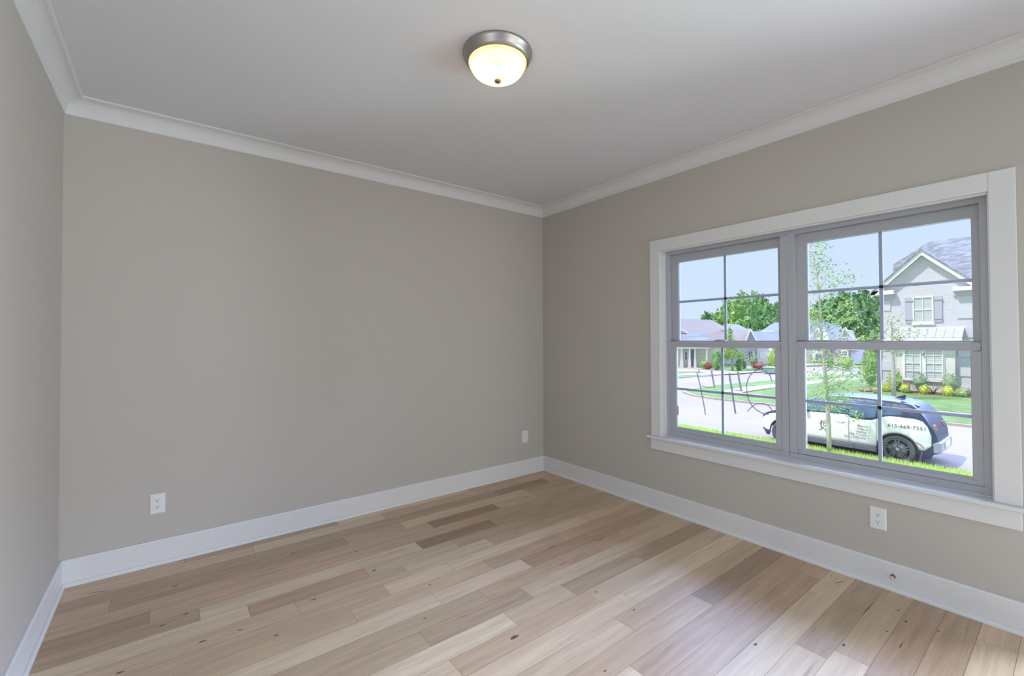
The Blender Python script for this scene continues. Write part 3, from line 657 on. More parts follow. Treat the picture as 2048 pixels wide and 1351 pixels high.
class House:
    def __init__(s, p, head, name, label, dep_z=-1.65, cat='house'):
        s.P = Plane(p, head); s.t = thing(name, (p[0], p[1], dep_z), label, cat); s.z0 = dep_z
    def pt(s, x, y, dep=0):
        u, z = s.P.uz(x, y, dep); return s.P.w(u, dep, z)
    def box(s, name, x0, y0, x1, y1, d0, d1, m, par=None, zb=None, ref=None):
        """face rectangle given by photo corners at depth `ref` (default d0); runs from depth d0 to d1"""
        rf_ = d0 if ref is None else ref
        ua, za = s.P.uz(x0, (y0+y1)/2, rf_); ub, _ = s.P.uz(x1, (y0+y1)/2, rf_); xm = (x0+x1)/2; _, z1 = s.P.uz(xm, y0, rf_); _, z0 = s.P.uz(xm, y1, rf_)
        if zb is not None: z0 = zb
        mb = MB(); s.addbox(mb, ua, ub, z0, z1, d0, d1); return part(mb, name, m, par or s.t)
    def addbox(s, mb, u0, u1, z0, z1, d0, d1):
        w_ = s.P.w; mb.hexa([w_(u0,d0,z0), w_(u1,d0,z0), w_(u1,d1,z0), w_(u0,d1,z0)], [w_(u0,d0,z1), w_(u1,d0,z1), w_(u1,d1,z1), w_(u0,d1,z1)])
    def poly(s, name, px, d0, d1, m, par=None, ref=None):
        rf_ = d0 if ref is None else ref; w_ = s.P.w; pts = [s.P.uz(x, y, rf_) for x, y in px]
        mb = MB(); mb.hexa([w_(u, d0, z) for u, z in pts], [w_(u, d1, z) for u, z in pts]); return part(mb, name, m, par or s.t)
    def window(s, x0, y0, x1, y1, d, grid=(1, 1), fr=.05, blinds=0, m=None, dp=.12):
        """double hung window: frame, glass, bars"""
        u0, _ = s.P.uz(x0, (y0+y1)/2, d); u1, _ = s.P.uz(x1, (y0+y1)/2, d); xm = (x0+x1)/2; _, z1 = s.P.uz(xm, y0, d); _, z0 = s.P.uz(xm, y1, d)
        mb = MB(); A = lambda *a: s.addbox(mb, *a)
        A(u0, u1, z0, z0+fr, d-.05, d+.03); A(u0, u1, z1-fr, z1, d-.05, d+.03); A(u0, u0+fr, z0+fr, z1-fr, d-.05, d+.03); A(u1-fr, u1, z0+fr, z1-fr, d-.05, d+.03)
        zm = (z0+z1)/2; A(u0+fr, u1-fr, zm-.025, zm+.025, d-.045, d+.03)
        for k in range(1, grid[0]+1):
            uu = u0+(u1-u0)*k/(grid[0]+1); A(uu-.012, uu+.012, z0+fr, z1-fr, d-.04, d-.005)
        for k in range(grid[1]):
            for zz in ((z0+zm)/2, (z1+zm)/2): A(u0+fr, u1-fr, zz-.012, zz+.012, d-.04, d-.005)
        f = part(mb, 'window_frame', m or m_white, s.t)
        mb = MB(); s.addbox(mb, u0+fr*.5, u1-fr*.5, z0+fr*.5, z1-fr*.5, d+.005, d+.02); g = part(mb, 'pane', m_hglass, f)
        if blinds:
            mb = MB(); n_ = blinds
            for k in range(n_):
                zz = z0+fr+(z1-z0-2*fr)*(k+.5)/n_; hh = (z1-z0)/n_*.33; s.addbox(mb, u0+fr, u1-fr, zz-hh, zz+hh, d-.003, d+.003)
            part(mb, 'window_blind', m_blind, f)
        return f
    def roof(s, name, pts, faces, m, par=None):
        """pts: (x, y, dep) photo points at a depth"""
        P_ = [s.pt(*p) for p in pts]; mb = MB(); vs = [mb.bm.verts.new(p) for p in P_]
        for f in faces: mb.bm.faces.new([vs[i] for i in f])
        o = part(mb, name, m, par or s.t); sd = o.modifiers.new('thick', 'SOLIDIFY'); sd.thickness = .12; sd.offset = 0; return o

# lilac brick house on the corner lot
hs = House((30.0, 2.2), 180, 'brick_house', 'two storey lilac painted brick house with front gable and metal awning')
wl = hs.poly('wall', [(1763,790),(1763,575),(1842,511),(1950,566),(1990,566),(1990,800)], 0, 9, m_lilac)
hs.roof('main_roof', [(1862,483,6),(2010,467,6),(2010,555,-.3),(1800,566,1.5),(1787,548,4.5),(1789,529,5), (2010,555,12),(1789,548,9)],
        [(0,1,2,3),(0,3,4,5),(0,5,7),(0,7,6,1)], m_rgrey)
L_, A_, R_ = hs.P.uz(1742,584,-.35), hs.P.uz(1842,497.5,-.35), hs.P.uz(1953,567,-.35)
R_ = (2*A_[0]-L_[0], L_[1])
def slab(a, b, th, d0, d1, drop=0):
    w_ = hs.P.w; mb = MB(); mb.hexa([w_(a[0],d0,a[1]-drop-th), w_(b[0],d0,b[1]-drop-th), w_(b[0],d1,b[1]-drop-th), w_(a[0],d1,a[1]-drop-th)], [w_(a[0],d0,a[1]-drop), w_(b[0],d0,b[1]-drop), w_(b[0],d1,b[1]-drop), w_(a[0],d1,a[1]-drop)]); return mb
for a, b in ((L_, A_), (A_, R_)):
    part(slab(a, b, .07, -.42, 5), 'gable_roof', m_rgrey, hs.t)
    part(slab(a, b, .27, -.35, -.28, .07), 'rake_board', m_white, hs.t)
    part(slab(a, b, .10, -.28, 0, .10), 'soffit', m_white, hs.t)
hs.box('eave_return', 1742, 581, 1787, 589, -.35, 0, m_white); hs.box('eave_return', 1905, 572, 1953, 580, -.35, 0, m_white)
hs.box('eave_band', 1762, 589, 1787, 598, -.10, 0, m_lilac2); hs.box('eave_band', 1906, 580, 1953, 590, -.10, 0, m_lilac2)  # darker lilac bands below the eave returns
hs.window(1825, 592.5, 1867.5, 645, 0, (1, 0), .07, 12); hs.box('window_sill', 1823, 645, 1869, 649, -.1, 0, m_white)
for x0, x1 in ((1810, 1824.5), (1868.5, 1884)):
    y0, y1 = (595, 645) if x0 < 1850 else (592, 643)
    st = hs.box('shutter', x0, y0, x1, y1, -.06, 0, m_lilac2)
    for yy in (y0+6, y1-7): hs.box('batten', x0-.2, yy-1.8, x1+.2, yy+1.2, -.10, -.06, m_lilac2, par=st)
# metal awning
a0, a1 = hs.P.uz(1776, 657.5, 0), hs.P.uz(1929, 655, 0); b0, b1 = hs.P.uz(1768, 675.5, -.75), hs.P.uz(1924, 675, -.75); w_ = hs.P.w
zt, zb_ = a0[1], b0[1]; uL, uR = b0[0], b1[0]
mb = MB(); mb.hexa([w_(uL,-.75,zb_-.02), w_(uR,-.75,zb_-.02), w_(uR,0,zt-.02), w_(uL,0,zt-.02)], [w_(uL,-.75,zb_+.02), w_(uR,-.75,zb_+.02), w_(uR,0,zt+.02), w_(uL,0,zt+.02)])
aw = part(mb, 'awning', m_awn, hs.t)
mb = MB(); k = 9
for i in range(k+1):
    u_ = uL+(uR-uL)*i/k; mb.hexa([w_(u_-.012,-.75,zb_), w_(u_+.012,-.75,zb_), w_(u_+.012,0,zt), w_(u_-.012,0,zt)], [w_(u_-.012,-.75,zb_+.05), w_(u_+.012,-.75,zb_+.05), w_(u_+.012,0,zt+.05), w_(u_-.012,0,zt+.05)])
part(mb, 'standing_seams', m_awn, aw)
mb = MB(); hs.addbox(mb, uL, uR, zb_-.19, zb_-.01, -.76, -.68); part(mb, 'fascia', m_white, aw)
mb = MB(); hs.addbox(mb, uL+.1, uR-.1, zb_-.24, zb_-.19, -.7, 0); part(mb, 'soffit', m_white, aw)
hs.box('flashing', 1776, 654, 1930, 657.5, -.04, 0, m_white)
# white stone bay with paired windows
hs.poly('stone_bay', [(1794,786),(1794,680),(1910,680),(1910,788)], -.3, 0, m_wstone)
hs.box('bay_frieze', 1800, 683, 1904, 690, -.34, -.3, m_white)
hs.box('window_surround', 1805, 690, 1889, 759, -.36, -.3, m_white)
hs.window(1808.5, 694, 1842.5, 757.5, -.36, (1, 1), .04, 14); hs.window(1850, 694.5, 1886.5, 759, -.36, (1, 1), .04, 14)
hs.box('window_sill', 1803, 758.5, 1890, 762, -.42, -.3, m_white)
mb = MB(); c_ = hs.pt(1845.5, 706, -.45); mb.lathe([(0, .10), (.05, .08), (.06, .0), (.05, -.10), (.0, -.11)], c_, seg=10); part(mb, 'wall_lantern', mat('lantern_grey', (.45, .45, .47), .4), hs.t)
for x0, x1, y0, y1, n_ in ((1763.5, 1781, 601, 779, 9), (1918, 1960, 596, 790, 10)):
    uu0, zz0 = hs.P.uz(x0, y1, 0); uu1, zz1 = hs.P.uz(x1, y0, 0); hh = (zz1-zz0)/n_
    for k in range(0, n_, 2):
        mb = MB(); hs.addbox(mb, uu0, uu1, zz0+k*hh+.01, zz0+(k+1)*hh-.01, -.05, 0); part(mb, 'quoin', m_lilac3, hs.t)
mb = MB(); g_ = hs.pt(1749, 584, -.2); mb.tube([hs.pt(1762, 590, -.06), hs.pt(1762, 788, -.06)], .03, 6); part(mb, 'downspout', m_gutter, hs.t)
pxpoly('planting_bed', [(1757,779),(1950,796),(1950,786),(1757,772)], -1.622, m_mulch)
X1, X2 = 28.9, 28.2
for i, (px, py, wd, h, x, ms, lb) in enumerate([
  (1791,779,34,38,X1,[G['bright'],G['mid'],G['lime']],'round green shrub at the left foot of the white stone bay'),
  (1840,781,34,36,X1,[G['sage'],G['mid'],G['blue']],'round grey green shrub under the paired windows'),
  (1899,784,34,38,X1,[G['sage'],G['mid'],G['blue']],'round grey green shrub at the right foot of the bay'),
  (1773,786,22,18,X2,[G['yellow'],G['gold'],G['lime']],'small yellow shrub at the house corner beside the pale trunk'),
  (1811,786,20,18,X2,[G['yellow'],G['gold'],G['lime']],'small yellow shrub in front of the red flowers'),
  (1849,788,23,19,X2,[G['yellow'],G['gold'],G['lime']],'small yellow shrub below the paired windows'),
  (1896,791,26,20,X2,[G['yellow'],G['gold'],G['lime']],'largest yellow shrub, at the right end of the bay'),
  (1923,793,24,17,X2,[G['pale'],G['yellow']],'spiky pale yellow plant right of the yellow shrubs'),
  (1814,776,12,12,X1-.2,[G['red'],G['pink']],'small red flowers behind a yellow shrub'),
  (1938,792,18,13,X2+.9,[G['pink'],G['red'],G['sage']],'low red plant at the right edge of the window view')]):
    bush('garden_shrub' if i < 8 else 'red_flowers', px, py, wd, h, x, ms, lb, 'shrub' if i < 8 else 'flowers', n=380, size=.045, group='shrubs before the lilac brick house', seed=50+i)
# bare twiggy plant
c_ = onx(1867, 787, 28.5); c_.z = -1.64; mb = MB(); rr = random.Random(4)
for k in range(9): a_ = rr.uniform(-.5, .5); mb.tube([c_, c_+Vector((rr.uniform(-.1,.1), a_*.3, .25)), c_+Vector((rr.uniform(-.15,.15), a_, rr.uniform(.4, .6)))], [.018, .012, .006], 5)
o = mb.build('bare_shrub', mat('twig_dark', (.10, .07, .06), .9)); tag(o, 'bare dark twiggy shrub between yellow shrubs before the white stone', 'shrub')
# column evergreen and pinkish shrubs at its foot
bush('columnar_evergreen', 1741, 774, 34, 76, 31.5, [G['bright'], G['mid'], G['mid'], G['lime']], 'tall rounded evergreen shrub at the left corner of the lilac house', n=1400, size=.06, seed=71)
bush('garden_shrub', 1732, 789, 30, 14, 27.5, [G['tan'], G['pink'], G['sage']], 'low tan and pink shrub left of the right window grid bar', n=300, size=.05, seed=72)
bush('garden_shrub', 1754, 787, 18, 12, 26.8, [G['tan'], G['pale']], 'low tan shrub beside the foot of the evergreen', n=200, size=.05, seed=73)

# long brown roofed house with porch, far left
d0 = ray(1400, 690); hd = math.degrees(math.atan2(d0.x, d0.y)) + 90
b0 = onz(1400, 735, -1.65); hl = House((b0.x, b0.y), hd-8, 'porch_house', 'low house with long brown roof, white porch columns and pale brick')
hl.box('wall', 1330, 683, 1447, 736, 1.2, 6, m_white, zb=-1.7)
hl.box('brick_wall', 1392, 690, 1428, 736, 1.1, 1.2, brick_mat('pale_brick', (.78, .62, .54), (.84, .78, .72), (.7, .66, .62), .5, .16), zb=-1.7)
hl.roof('roof', [(1330,637,6.5),(1421,640,6.5),(1458,658,4),(1455,690,.8),(1330,688,.6),(1455,690,7)], [(0,1,2,3,4),(1,2,5)], m_rbrown)
hl.roof('porch_roof', [(1330,666,2.6),(1409,665,2.6),(1419,685,-.3),(1330,688,-.3),(1424,684,4)], [(0,1,2,3),(1,2,4)], m_rgrey)
hl.poly('gable', [(1330,672),(1330,634),(1352,650),(1380,668)], 2.3, 3.5, m_wstone)
hl.poly('rake_board', [(1330,637),(1330,632),(1352,649),(1378,664),(1376,668),(1352,655)], 2.1, 2.3, m_white)
hl.poly('rake_board', [(1436,649.5),(1447,655),(1454,656),(1454,658.5),(1446,658),(1436,652)], 3.4, 3.6, m_white)
hl.box('porch_beam', 1330, 690, 1420, 697, -.2, .2, m_white)
for x0, x1 in ((1360.5, 1366.5), (1376.5, 1382), (1388, 1392.5), (1411, 1416)):
    q = (x1-x0)*.16
    hl.poly('porch_column', [(x0-.5,735),(x0+q*.4,718),(x0+q*1.3,718),(x0+q*1.6,697),(x1-q*1.6,697),(x1-q*1.3,718),(x1-q*.4,718),(x1+.5,735)], -.15, .15, m_white)
hl.window(1367.5, 701, 1376.5, 721, 1.05, (0, 0), .12)
hl.box('front_door', 1383, 700, 1388, 731, 1.05, 1.2, m_rslate)

# middle house: brown roof with front gable, garage
b0 = onz(1490, 729.3, -1.65); hm = House((b0.x, b0.y), hd+2, 'gabled_house', 'white house with brown roof, sharp front gable and white garage doors')
hm.box('wall', 1448, 690, 1536, 732, .6, 9, mat('siding_pale', (.78, .77, .82), .8), zb=-1.7)
hm.roof('roof', [(1452,658,5),(1501,657.5,5),(1493,688,.2),(1446,690,.2),(1536,690,5)], [(0,1,2,3),(1,2,4)], m_rbrown)
hm.poly('front_gable', [(1488,695),(1501,661),(1516,695)], -.3, 4, mat('siding_grey', (.40, .42, .47), .8))  # gable face in plain grey siding
hm.poly('rake_board', [(1486,692),(1500,657),(1502,657),(1517,686),(1514.5,686),(1501,661),(1489,692)], -.6, -.3, m_white)
hm.roof('wing_roof', [(1505,663,4.5),(1557,664,4.5),(1562,692,.2),(1515,692,.2)], [(0,1,2,3)], m_rslate)
hm.box('wing_wall', 1514, 690, 1562, 730, .4, 6, MATS['siding_pale'], zb=-1.7)
hm.box('garage_door', 1452.5, 715, 1462, 731, .5, .6, m_white); hm.box('garage_door', 1467, 715, 1477, 731, .5, .6, m_white)
hm.box('entry_recess', 1477.5, 712, 1483, 730, .5, .6, m_rslate)
hm.window(1489, 706, 1497, 720, .5, (1, 0), .08); hm.window(1505, 702, 1510, 713, .3, (0, 0), .08)
for x0, x1 in ((1486.5, 1488.7), (1497.3, 1499.5), (1502.5, 1504.7), (1510.3, 1512.6)): hm.box('shutter', x0, 703, x1, 720, .4, .5, m_rslate)
hm.box('front_door', 1520, 704, 1530, 717, .25, .4, m_white)
mb = MB(); q = hm.pt(1541, 724, -2); q.z = -1.7; mb.tube([q, hm.pt(1541, 695, -2)], .17, 8); part(mb, 'porch_post', m_white, hm.t)
# two more roofs behind
b0 = onz(1470, 719.5, -1.65); hb = House((b0.x, b0.y), hd+2, 'hipped_house', 'blue grey hipped roof peeping over the brown roof behind the street tree')
hb.box('wall', 1448, 672, 1494, 722, 1, 9, MATS['siding_pale'], zb=-1.7); hb.roof('roof', [(1455,649,5),(1477,649,5),(1494,660,.2),(1440,662,.2),(1496,660,9)], [(0,1,2,3),(1,2,4)], m_rslate)
b0 = onz(1545, 721, -1.65); hc = House((b0.x, b0.y), hd+4, 'hipped_house', 'slate hipped roof with white eave line, beside the window mullion')
hc.box('wall', 1524, 664, 1580, 722, 1, 9, MATS['siding_pale'], zb=-1.7); hc.roof('roof', [(1547,646,5),(1575,645,5),(1590,663,0),(1520,663.5,0)], [(0,1,2,3)], m_rslate)
hc.poly('eave_board', [(1520,664),(1525,660.5),(1547,660),(1551,663),(1548,662.5),(1526,663)], -.3, -.1, m_white)
# centre house seen behind the slender tree
b0 = onz(1655, 727, -1.65); hh_ = House((b0.x, b0.y), hd+24, 'gabled_house', 'far brick house with two small gables and a blue garage door')
bp_ = brick_mat('rose_brick', (.50, .44, .46), (.58, .53, .54), (.5, .48, .5), .5, .16)
hh_.box('wall', 1600, 690, 1702, 728, .5, 9, bp_, zb=-1.7)
hh_.roof('roof', [(1606,641,6),(1640,641,6),(1682,652,6),(1700,690,.2),(1600,690,.2)], [(0,1,2,3,4)], m_rslate)
hh_.poly('front_gable', [(1673,700),(1690,659),(1706,700)], -.4, 4, bp_)
hh_.poly('rake_board', [(1670,676),(1690,653),(1708,676),(1705.5,676),(1690,657),(1672.5,676)], -.7, -.4, m_white)
hh_.poly('small_gable', [(1622,680),(1635,658),(1650,680)], -.3, 3, m_white)
hh_.poly('rake_board', [(1620,672),(1635,654.5),(1652,674),(1650,675),(1635,657.5),(1622,674)], -.6, -.3, m_white)
hh_.window(1683, 674, 1693, 686, -.45, (1, 0), .1); hh_.window(1682, 700, 1697, 713, -.45, (2, 0), .12)
hh_.box('garage_door', 1631, 707, 1645, 720, .3, .5, mat('door_blue', (.20, .24, .42), .6)); hh_.box('garage_surround', 1625, 702, 1649, 722, .4, .5, m_white)
hh_.box('entry_recess', 1655, 700, 1664, 718, .4, .5, m_rslate)

# plants and boxes across the cross street
def gbush(name, px, py, wpx, hpx, ms, lb, n=300, size=.09, seed=1, cat='shrub'):
    yy_ = max(py, 736.8) + (seed % 5)*.8; hpx += yy_-py; q = onz(px, yy_, -1.65); dep = (q-CAMP).dot(CF); rw = wpx/FPX*dep/2*.85; h = hpx/FPX*dep
    t = thing(name, q, lb, cat); c = q + Vector((0, 0, h*.5)); rad = (rw, rw, h*.52)
    leafmesh('foliage', shell(c, rad, n, seed), size, ms, t, extra=blob(c, [v*.85 for v in rad], 2, seed=seed), seed=seed)
gbush('garden_shrub', 1412, 733, 30, 14, [G['bright'], G['mid']], 'low green hedge before the pale brick of the porch house', seed=81)
gbush('garden_shrub', 1416, 735.5, 16, 11, [G['red'], G['red'], G['pink']], 'dark red mound shrub beside the porch house', seed=82)
gbush('garden_shrub', 1434, 735, 17, 9, [G['yellow'], G['lime']], 'yellow green mound shrub right of the red one', seed=83)
gbush('garden_shrub', 1434, 731, 24, 28, [G['mid'], G['bright'], G['pale']], 'taller loose shrub at the right end of the porch house', seed=84, n=500)
gbush('garden_shrub', 1488, 736, 7, 15, [G['blue'], G['sage']], 'small dark conifer on the far lawn', seed=85)
gbush('garden_shrub', 1508, 729, 18, 24, [G['sage'], G['pale'], G['blue']], 'silvery green shrub under the far shutters', seed=86)
gbush('garden_shrub', 1520, 730.5, 30, 7, [G['red'], G['tan']], 'low rust red shrub row before the gabled house', seed=87)
gbush('garden_shrub', 1547, 730, 26, 32, [G['lime'], G['bright']], 'bright green small tree beside the window mullion', seed=88, n=600, cat='tree')
gbush('garden_shrub', 1478, 729, 14, 10, [G['mid'], G['bright']], 'small green shrub beside the garage doors', seed=89)
gbush('garden_shrub', 1660, 722, 12, 8, [G['mid'], G['bright']], 'low green shrub before the blue garage house', seed=90)
gbush('garden_shrub', 1693, 722, 34, 9, [G['bright'], G['lime']], 'green hedge before the far gabled brick house', seed=91)
# young street tree across the cross street, with round crown
q = onz(1465, 740, -1.65); dep = (q-CAMP).dot(CF); s_ = dep/FPX
t = thing('street_tree', q, 'lime green street tree with layered crown before the white garage doors', 'tree')
mb = MB(); mb.tube([q-Vector((0,0,.1)), q+Vector((0, 0, 30*s_))], [.11, .07], 8); part(mb, 'trunk', m_bark2, t)
P_ = []; 
for cx_, cy_, rx_, rz_, n_ in ((1464,706,24,13,800), (1462,690,17,12,500), (1460,676,9,11,300), (1461,662,5,10,160), (1452,712,14,9,250), (1480,712,14,8,250)):
    c = q + CR*((cx_-1465)*s_) + Vector((0, 0, (740-cy_)*s_)); P_ += shell(c, (rx_*s_*.9, rx_*s_*.9, rz_*s_), n_, seed=int(cx_), inner=.3)
leafmesh('foliage', P_, .10, [G['lime'], G['bright'], G['lime'], G['mid']], t, seed=9)
# green utility box
q = onz(1541, 744, -1.64); dep = (q-CAMP).dot(CF); s_ = dep/FPX; t = thing('utility_box', q, 'pale green metal utility box on the far verge', 'utility box')
mg = mat('utility_green', (.22, .40, .33), .6); mb = MB(); ww, hh2 = 10*s_, 11*s_
mb.box((q.x-.5, q.y-ww, q.z-.05), (q.x+.6, q.y+ww, q.z+hh2*.85)); part(mb, 'cabinet', mg, t, .02)
mb = MB(); mb.hexa([(q.x-.55, q.y-ww-.05, q.z+hh2*.85), (q.x+.65, q.y-ww-.05, q.z+hh2*.85), (q.x+.65, q.y+ww+.05, q.z+hh2*.85), (q.x-.55, q.y+ww+.05, q.z+hh2*.85)],
   [(q.x-.4, q.y-ww, q.z+hh2), (q.x+.5, q.y-ww, q.z+hh2), (q.x+.5, q.y+ww, q.z+hh2), (q.x-.4, q.y+ww, q.z+hh2)]); part(mb, 'lid', mg, t)
# slim utility marker post
q = onz(1398, 746, -1.65); mb = MB(); mb.tube([q-Vector((0,0,.1)), q+Vector((0, 0, .35))], .05, 8); o = mb.build('marker_post', m_rslate); tag(o, 'short grey marker post on the far verge left of the numerals', 'post')

# ================================================================== THE CAR
CARX, REARY, WB = 11.02, -.60, 2.57      # near flank plane, rear axle, wheelbase ; front points to +Y
u0_ = REARY - .72                           # rear end
carT = thing('car', (CARX+.88, REARY+WB/2, ZS), 'white compact hatchback with black roof and hood parked at the near kerb', 'car')
def CW(u, v, z): return Vector((CARX+.885+v, u0_+u, ZS+z))    # v<0 : towards the room
def lerpt(tb, x):
    for (a, p), (b, q) in zip(tb, tb[1:]):
        if x <= b:
            k = (x-a)/(b-a) if b > a else 0; k = max(0, min(1, k)); return p+(q-p)*k
    return tb[-1][1]
TOP = [(0,.62),(.03,.80),(.10,1.0),(.22,1.22),(.38,1.40),(.5,1.48),(.8,1.515),(1.4,1.545),(2.0,1.54),(2.5,1.465),(2.9,1.32),(3.3,1.09),(3.5,1.0),(3.8,.89),(3.95,.78),(4.01,.60)]
HW = [(0,.62),(.04,.74),(.12,.82),(.3,.872),(.6,.885),(3.3,.885),(3.65,.86),(3.85,.79),(3.96,.68),(4.01,.52)]
def prof(z): return lerpt([(0,.95),(.3,.975),(.5,1.0),(.8,.995),(1.0,.965),(1.1,.935),(1.55,.69)], z)
def hw(u, z): return lerpt(HW, u)*prof(z)
AX = (.72, .72+WB)
def arch(u, r):
    z = 0
    for a in AX:
        if abs(u-a) < r: z = max(z, .35+math.sqrt(r*r-(u-a)**2))
    return z
m_cblack = mat('car_black', (.035, .045, .10), .38, .4)
m_cwhite = mat('car_white', (.88, .84, .87), .3, .5, coat=.3)
m_cglass = mat('car_glass', (.10, .16, .30), .06, .9)
m_csill = mat('car_sill', (.16, .17, .22), .4, .5)
m_tire = mat('tire_rubber', (.12, .12, .13), .8, .3)
m_rim = mat('rim_dark', (.17, .18, .21), .35, .6, .3)
m_rimb = mat('rim_bright', (.62, .62, .66), .3, .6, .8)
m_under = mat('car_underbody', (.02, .02, .022), .9)
us = [0, .03, .07, .12, .2, .28, .33] + [.36+.045*i for i in range(17)] + [1.2+.14*i for i in range(12)] + [2.85+.045*i for i in range(21)] + [3.82, 3.9, 3.95, 3.99, 4.01]
rows_ = []
for u in sorted(set(round(x, 4) for x in us)):
    zt = lerpt(TOP, u); z0 = max(.22 if .1 < u < 3.9 else .34, arch(u, .375)); z0 = min(z0, zt-.1)
    bz = min(.98, zt-.02); pts = []
    for k in range(7): z = z0+(bz-z0)*k/6; pts.append((hw(u, z), z))
    for k in range(1, 6): z = bz+(zt-.05-bz)*k/5 if zt-.05 > bz else bz+(zt-bz)*k/6*.5; pts.append((hw(u, z), z))
    a = pts[-1][0]; zz = pts[-1][1]; pts += [(a*.93, zz+(zt-zz)*.6), (a*.75, zz+(zt-zz)*.88), (a*.4, zt), (0, zt+.004)]
    rows_.append([CW(u, -p, z) for p, z in pts] + [CW(u, p, z) for p, z in pts[-2::-1]])
mb = MB(); mb.grid(rows_)
for rw in (rows_[0], rows_[-1]): mb.face(rw)
part(mb, 'body_shell', m_cblack, carT)
mb = MB(); mb.box(CW(.3, -.6, .2), CW(3.7, .6, .75)); mb.box(CW(1.15, -.8, .2), CW(2.85, .8, .6)); part(mb, 'underbody', m_under, carT)
def panel(name, ua, ub, lo, hi, m, off=.006, side=-1, n=None, nz=8, par=None):
    n = n or max(6, int((ub-ua)/.03)); R_ = []
    for i in range(n+1):
        u = ua+(ub-ua)*i/n; a, b = lo(u), hi(u)
        if b < a+.002: b = a+.002
        R_.append([CW(u, side*(hw(u, a+(b-a)*k/nz)+off), a+(b-a)*k/nz) for k in range(nz+1)])
    mb = MB(); mb.grid(R_); o = part(mb, name, m, par or carT); sd = o.modifiers.new('thick', 'SOLIDIFY'); sd.thickness = .006; sd.offset = 0; return o
for sd_ in (-1, 1):
    panel('rear_quarter_panel', .10, 1.12, lambda u: max(.42 if u < .35 else .33, arch(u, .41)) if u > .22 else .42+(.22-u)*1.0, lambda u: lerpt([(.10,.78),(.16,.98),(.25,1.10),(.38,1.14),(.85,1.15),(.98,1.12),(1.12,1.05)], u), m_cwhite, side=sd_)
    panel('rear_door', 1.125, 1.70, lambda u: .35, lambda u: lerpt([(1.12,1.05),(1.22,1.01),(1.4,.99),(1.6,1.0),(1.70,1.03)], u), m_cwhite, side=sd_)
    panel('front_door', 1.707, 2.88, lambda u: .35, lambda u: lerpt([(1.70,1.04),(1.74,1.08),(2.4,1.06),(2.88,1.03)], u), m_cwhite, side=sd_)
    panel('front_fender', 2.885, 3.97, lambda u: max(.35, arch(u, .41)) if u < 3.75 else .35+(u-3.75)*.35, lambda u: lerpt([(2.88,1.04),(3.3,.95),(3.7,.86),(3.9,.74),(3.97,.62)], u), m_cwhite, side=sd_)
    panel('sill_trim', 1.13, 2.87, lambda u: .21, lambda u: .335, m_csill, side=sd_, off=.0)
    wn_ = panel('side_window', .62, 2.95, lambda u: lerpt([(.62,1.20),(1.0,1.14),(1.2,1.05),(1.45,1.01),(1.62,1.02),(1.72,1.09),(2.1,1.08),(2.95,1.05)], u)+.012,
          lambda u: min(lerpt(TOP, u)-.09, lerpt([(.62,1.22),(.8,1.36),(1.1,1.455),(2.2,1.475),(2.6,1.38),(2.95,1.10)], u)), m_cglass, side=sd_, off=.004)
    for ub_ in (1.13, 1.75): panel('pillar_trim', ub_-.022, ub_+.022, lambda u: 1.08, lambda u: 1.45, m_cblack, side=sd_, off=.008, par=wn_) if sd_ == -1 else None
    # arch lips
    for a in AX:
        mb = MB(); pts = []
        for k in range(21):
            th = math.radians(-8+196*k/20); uu = a+.398*math.cos(th); zz = .35+.398*math.sin(th); pts.append(CW(uu, sd_*(hw(min(max(uu, 0), 4), zz)+.006), zz))
        mb.tube(pts, .014, 6); part(mb, 'arch_lip', m_cblack, carT)
# wheels
def wheel(a, v, nm='wheel'):
    c = CW(a, v, .35); s_ = -1 if v < 0 else 1
    mb = MB(); mb.lathe([(.255, .0), (.262, s_*.01), (.30, s_*.018), (.335, s_*.012), (.347, s_*-.006), (.35, s_*-.03), (.35, s_*-.13), (.345, s_*-.155), (.30, s_*-.17), (.25, s_*-.165), (.245, s_*-.02), (.255, 0)], c, 'X', 48)
    w_o = part(mb, nm, m_tire, carT)
    mb = MB(); mb.lathe([(.262, s_*.004), (.250, s_*.010), (.240, s_*-.004), (.236, s_*-.15)], c, 'X', 48)
    for k in range(5):
        for dd in (-.12, .12):
            th = math.radians(90+72*k); p0 = Vector((0, math.cos(th+dd*.3), math.sin(th+dd*.3)))*.045; p1 = Vector((0, math.cos(th+dd*1.25), math.sin(th+dd*1.25)))*.245
            q_ = Vector((0, -math.sin(th), math.cos(th)))*.015; f0 = Vector((s_*.002, 0, 0)); f1 = Vector((s_*-.025, 0, 0))
            mb.hexa([c+p0-q_+f1, c+p1-q_+f1, c+p1+q_+f1, c+p0+q_+f1], [c+p0-q_+f0, c+p1-q_+f0, c+p1+q_+f0, c+p0+q_+f0])
    mb.lathe([(0, s_*.004), (.05, s_*.002), (.06, s_*-.03)], c, 'X', 24)
    part(mb, 'rim', m_rim, w_o)
    mb = MB(); mb.lathe([(0, s_*.009), (.022, s_*.008), (.026, s_*.003)], c, 'X', 20); part(mb, 'hub_cap', m_rimb, w_o)
    mb = MB(); mb.lathe([(.02, s_*-.05), (.19, s_*-.05), (.19, s_*-.07), (.02, s_*-.07)], c, 'X', 32); part(mb, 'brake_disc', mat('brake_steel', (.35, .35, .36), .4, .5, .8), w_o)
for a in AX:
    wheel(a, -.865); wheel(a, .865)
